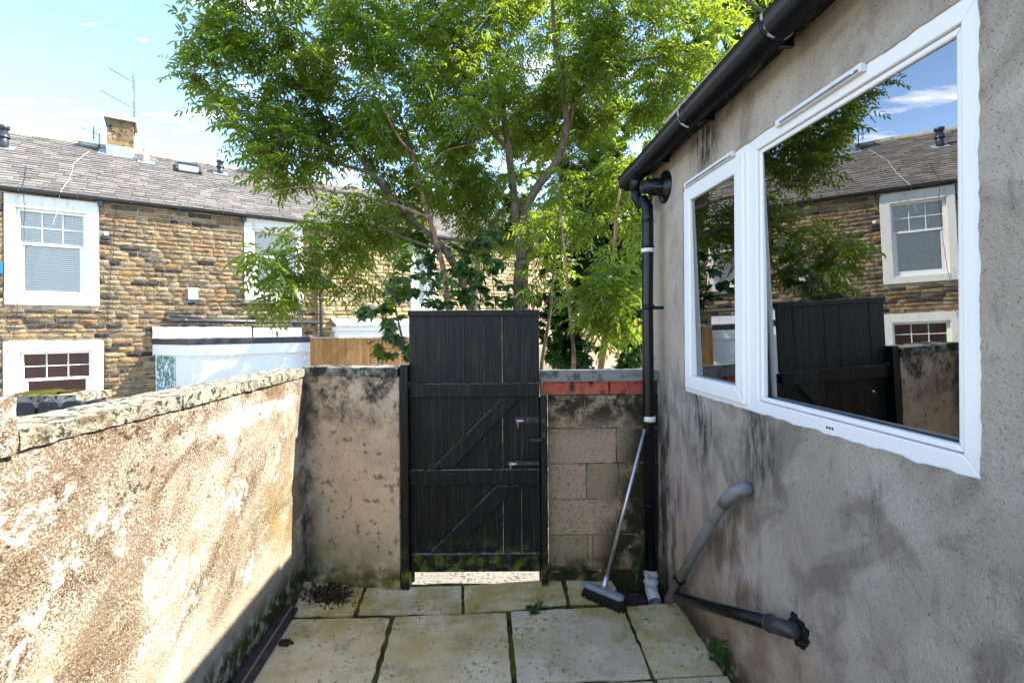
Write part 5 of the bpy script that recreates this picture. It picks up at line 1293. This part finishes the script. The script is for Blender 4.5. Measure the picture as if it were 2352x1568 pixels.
tree('ash_sapling', 'slim pink barked sapling behind the brick topped wall, nearer the gate', 'tree', [stC], [PALEBARK],
     blobs3([(1290, 420, 50, 4.6), (1265, 520, 40, 4.6), (1255, 640, 40, 4.6), (1330, 520, 35, 4.6)]), 45, 8, ASHLEAF, llen=.24, group=None)
stD = (foot(path(4.2, (1380, 850), (1396, 700), (1411, 560), (1419, 470), (1424, 430))), .046, .010)
tree('ash_sapling', 'leaning brown sapling beside the black downpipe, ash leaves low on it', 'tree', [stD], [PALEBARK],
     blobs3([(1370, 620, 60, 4.1), (1400, 680, 70, 4.0), (1350, 690, 48, 4.0), (1430, 720, 45, 4.0), (1440, 640, 45, 4.1), (1390, 740, 40, 4.0), (1445, 520, 45, 4.5), (1395, 430, 55, 4.6), (1455, 410, 45, 4.6), (1435, 360, 45, 4.6)]), 60, 9, ASHLEAF, llen=.24)
stG = (foot(path(5.2, (1243, 850), (1262, 720), (1274, 600), (1282, 500), (1290, 420))), .028, .01)
tree('green_sapling', 'curved green stemmed sapling at the right edge of the gate', 'tree', [stG], [BARK],
     blobs3([(1250, 500, 55, 5.2), (1270, 600, 40, 5.2), (1225, 600, 35, 5.2)]), 45, 10, ASHLEAF, llen=.24)
stE = (foot(path(8.5, (1700, 500), (1690, 300), (1690, 160), (1720, 60), (1760, -60))), .12, .03)
stE2 = (path(8.5, (1690, 170), (1650, 60), (1640, -40)), .05, .015)
tree('background_tree', 'darker tree behind the grey house, at the top right by the gutter', 'tree', [stE, stE2], [BARK, BARK],
     blobs3([(1640, 20, 120, 8.4), (1720, 40, 110, 8.3), (1620, 160, 100, 8.6), (1560, 260, 90, 8.6), (1500, 340, 90, 8.6), (1680, 130, 90, 8.4), (1560, 120, 90, 8.7), (1480, 440, 80, 8.6), (1780, -40, 100, 8.2), (1660, -80, 120, 8.4), (1420, 520, 90, 8.7), (1420, 330, 90, 8.8), (1340, 400, 90, 9.0), (1400, 230, 90, 9.0)]), 20, 12, BROADLEAF, style='lobed', llen=.17, nleaf=(9, 14))
stK = (foot(path(4.7, (1960, 600), (1940, 300), (1900, 150), (1850, 40), (1800, -40))), .07, .02)  # extra tree, added behind the house so its crown shades the saplings
stK2 = (path(4.7, (1900, 150), (1800, 60), (1720, 10), (1650, -40)), .03, .01)
tree('ash_tree', 'ash tree added to shade the saplings, mostly hidden behind the grey house, top right', 'tree', [stK, stK2], [BARK, BARK],
     blobs3([(1840, 0, 150, 4.7), (1740, -40, 100, 4.6), (1900, -120, 150, 4.7), (1710, 30, 55, 4.5), (1780, 40, 80, 4.6), (1950, 40, 120, 4.8), (1800, -160, 130, 4.7)]), 40, 18, ASHLEAF, llen=.24)
stH = (foot(path(6.6, (1380, 850), (1400, 700), (1420, 560), (1440, 440))), .05, .02)
tree('leafy_bush', 'dense dark green bush filling the space left of the downpipe', 'bush', [stH], [BARK],
     blobs3([(1370, 560, 100, 6.7), (1450, 560, 90, 6.8), (1340, 690, 90, 6.6), (1430, 680, 100, 6.6), (1330, 790, 75, 6.5), (1400, 800, 90, 6.4), (1470, 780, 80, 6.5), (1480, 460, 80, 6.8), (1400, 460, 70, 6.8), (1530, 640, 80, 6.8), (1300, 830, 50, 6.3), (1310, 620, 70, 6.9), (1270, 760, 40, 6.5), (1290, 700, 50, 6.8), (1350, 760, 80, 5.8), (1430, 790, 70, 5.6), (1280, 800, 45, 5.8), (1300, 740, 45, 5.7), (1470, 700, 60, 5.9), (1450, 600, 60, 6.2), (1400, 640, 80, 6.3), (1340, 620, 70, 6.4), (1270, 690, 45, 6.6), (1430, 500, 70, 6.6), (1300, 540, 60, 6.9)]), 58, 13, BUSHLEAF, style='lobed', llen=.15, nleaf=(9, 14))
stF = (foot(path(4.0, (955, 860), (925, 800), (890, 740), (860, 690), (840, 640))), .014, .004)
stF2 = (path(4.0, (925, 800), (900, 690), (905, 620), (915, 570)), .010, .004)
tree('sycamore_shrub', 'young sycamore with broad lobed leaves, left of the gate top', 'shrub', [stF, stF2], [BARK, BARK],
     blobs3([(880, 690, 42, 4.0), (845, 715, 28, 4.0), (915, 650, 45, 4.1), (905, 720, 40, 4.0), (880, 790, 35, 4.0), (915, 790, 38, 4.0), (860, 815, 20, 3.95), (930, 590, 35, 4.2), (960, 660, 40, 4.2)]), 85, 14, BROADLEAF, style='lobed', llen=.105, nleaf=(4, 7))
stI = (foot(path(5.9, (1090, 850), (1100, 720), (1110, 620), (1120, 540))), .014, .006)
stI2 = (foot(path(6.0, (1150, 850), (1140, 720), (1130, 640))), .012, .005)
stI3 = (foot(path(5.6, (1010, 850), (1000, 720), (985, 640))), .012, .005)
tree('understorey_shrub', 'loose undergrowth of thin stems between the ash trunks above the gate', 'shrub', [stI, stI2, stI3], [BARK] * 3,
     blobs3([(1000, 640, 45, 5.6), (1060, 690, 40, 5.8), (1120, 640, 55, 6.0), (1140, 560, 60, 6.0), (1060, 590, 55, 6.0), (960, 600, 45, 5.8), (1150, 690, 30, 6.0), (1230, 660, 40, 5.9), (1000, 700, 28, 5.5), (940, 670, 35, 5.6), (1080, 520, 60, 7.4), (1000, 540, 60, 7.2), (1150, 500, 60, 7.6), (1230, 560, 50, 7.6), (1060, 640, 60, 7.4)]), 50, 15, BUSHLEAF, style='ovate', llen=.11, nleaf=(7, 12))

stJ = (foot(path(12.4, (1090, 850), (1090, 700), (1100, 560), (1090, 420), (1080, 300))), .12, .03)
stJ2 = (path(12.4, (1100, 560), (1160, 470), (1200, 380)), .06, .02)
tree('background_tree', 'broad leaved tree glimpsed behind the ash trunks, in front of the pale house', 'tree', [stJ, stJ2], [BARK, BARK],
     blobs3([(1000, 280, 90, 12.4), (1090, 250, 110, 12.4), (1180, 300, 100, 12.4), (1050, 380, 90, 12.4), (1140, 420, 100, 12.3), (1230, 400, 80, 12.5), (1000, 440, 60, 12.3), (960, 350, 70, 12.4), (1270, 300, 90, 12.6)]), 9, 16, BROADLEAF, style='lobed', llen=.2, nleaf=(9, 14))

# rose on the bush edge
c = pY(1464, 742, 4.4); m = MB()
for k in range(16):
    an = k * 2.4; rr_ = .006 + .0014 * k; t = Vector((math.cos(an), -.6, math.sin(an))).normalized(); u_ = t.cross(Vector((0, -1, 0))).normalized(); v_ = u_.cross(t)
    b = c + Vector((math.cos(an) * rr_ * .7, .01 - .001 * k * 0, math.sin(an) * rr_ * .7)); w_ = .008 + .0007 * k
    m.add([b - u_ * w_, b + u_ * w_, b + u_ * w_ * 1.1 + t * .018 + v_ * .006, b + t * .024, b - u_ * w_ * 1.1 + t * .018 + v_ * .006], [(0, 1, 2, 3, 4)])
R_ = root('rose', c - Vector((0, 0, 1.6)), 'single pink rose on a thin stem left of the downpipe', 'rose')
part(m, 'flower', ROSE, R_)
m = MB(); q = c + Vector((.02, .01, 0)); m.tube([Vector((q.x + .1, q.y + .1, -.1)), Vector((q.x + .05, q.y + .05, c.z - .5)), c + Vector((0, .012, -.005))], .004, 5); part(m, 'stem', STEM, R_)

# weeds
def weed(base, h, n, ll, label, seed, kind='ovate', spread=.5, flowers=0, lean=Vector((0, 0, 0)), r=.003):
    rs = random.Random(seed); R = root('weed', base, label, 'weed'); m = MB(); O = []; X = []; L = []; tips = []
    for k in range(n):
        an = rs.uniform(0, 6.28); d = Vector((math.cos(an) * spread, math.sin(an) * spread, 1)) + lean; hh_ = h * rs.uniform(.6, 1)
        Q = [base + d * hh_ * t + Vector((0, 0, -.25 * hh_ * t * t * spread)) + noise.noise_vector(d * 5 + Vector((t, 0, 0))) * .02 * t for t in [i / 7 for i in range(8)]]
        m.tube(Q, [r * (1 - .6 * i / 7) for i in range(8)], 5, False); tips.append(Q[-1])
        for i in range(2, 8):
            for s_ in (0, 1):
                a2 = rs.uniform(0, 6.28); O.append(tuple(Q[i])); X.append((math.cos(a2), math.sin(a2), rs.uniform(-.35, .3))); L.append(ll * rs.uniform(.6, 1.1) * (1.1 - .07 * i))
    part(m, 'stem', STEM, R)
    nn = unit(np.array([0, -.3, 1.0])[None] + npr.normal(0, .3, (len(O), 3)))
    me = leaves_mesh('leaves', kind, np.array(O), np.array(X), nn, np.array(L), OFF[R.name], WEEDLEAF); o = bpy.data.objects.new('leaves', me); COL.objects.link(o); o.parent = R
    for q in tips[:flowers]:
        m = MB()
        for k in range(5):
            an = k * 1.257; m.add([q, q + Vector((math.cos(an - .4), -.3, math.sin(an - .4))) * .008, q + Vector((math.cos(an), -.3, math.sin(an))) * .012, q + Vector((math.cos(an + .4), -.3, math.sin(an + .4))) * .008], [(0, 1, 2, 3)])
        part(m, 'flower', YELLOW, R)
weed(pZ(1228, 1404, 0), .05, 3, .045, 'small ivy-like weed growing from the joint between the middle slabs', 1, 'lobed', 1.0)
weed(pZ(1662, 1540, 0), .20, 4, .062, 'leafy green weed at the foot of the house wall', 2, 'ovate', .35, lean=Vector((-.15, 0, 0)))
weed(pZ(1690, 1552, 0), .10, 4, .03, 'low fine leaved weed in the near right slab corner', 3, 'ovate', .8)
weed(pY(1462, 1335, 2.98), .32, 4, .035, 'straggly wire-thin weed with a yellow flower beside the downpipe foot', 4, 'lobed', .28, 1, Vector((-.12, 0, 0)), .0015)
weed(pY(1395, 1322, 3.02), .10, 6, .016, 'tiny yellow flowered weed on the moss behind the broom', 5, 'ovate', .8, 2, Vector((0, -.2, 0)), .0012)
print('LEAVES', nA, nB)
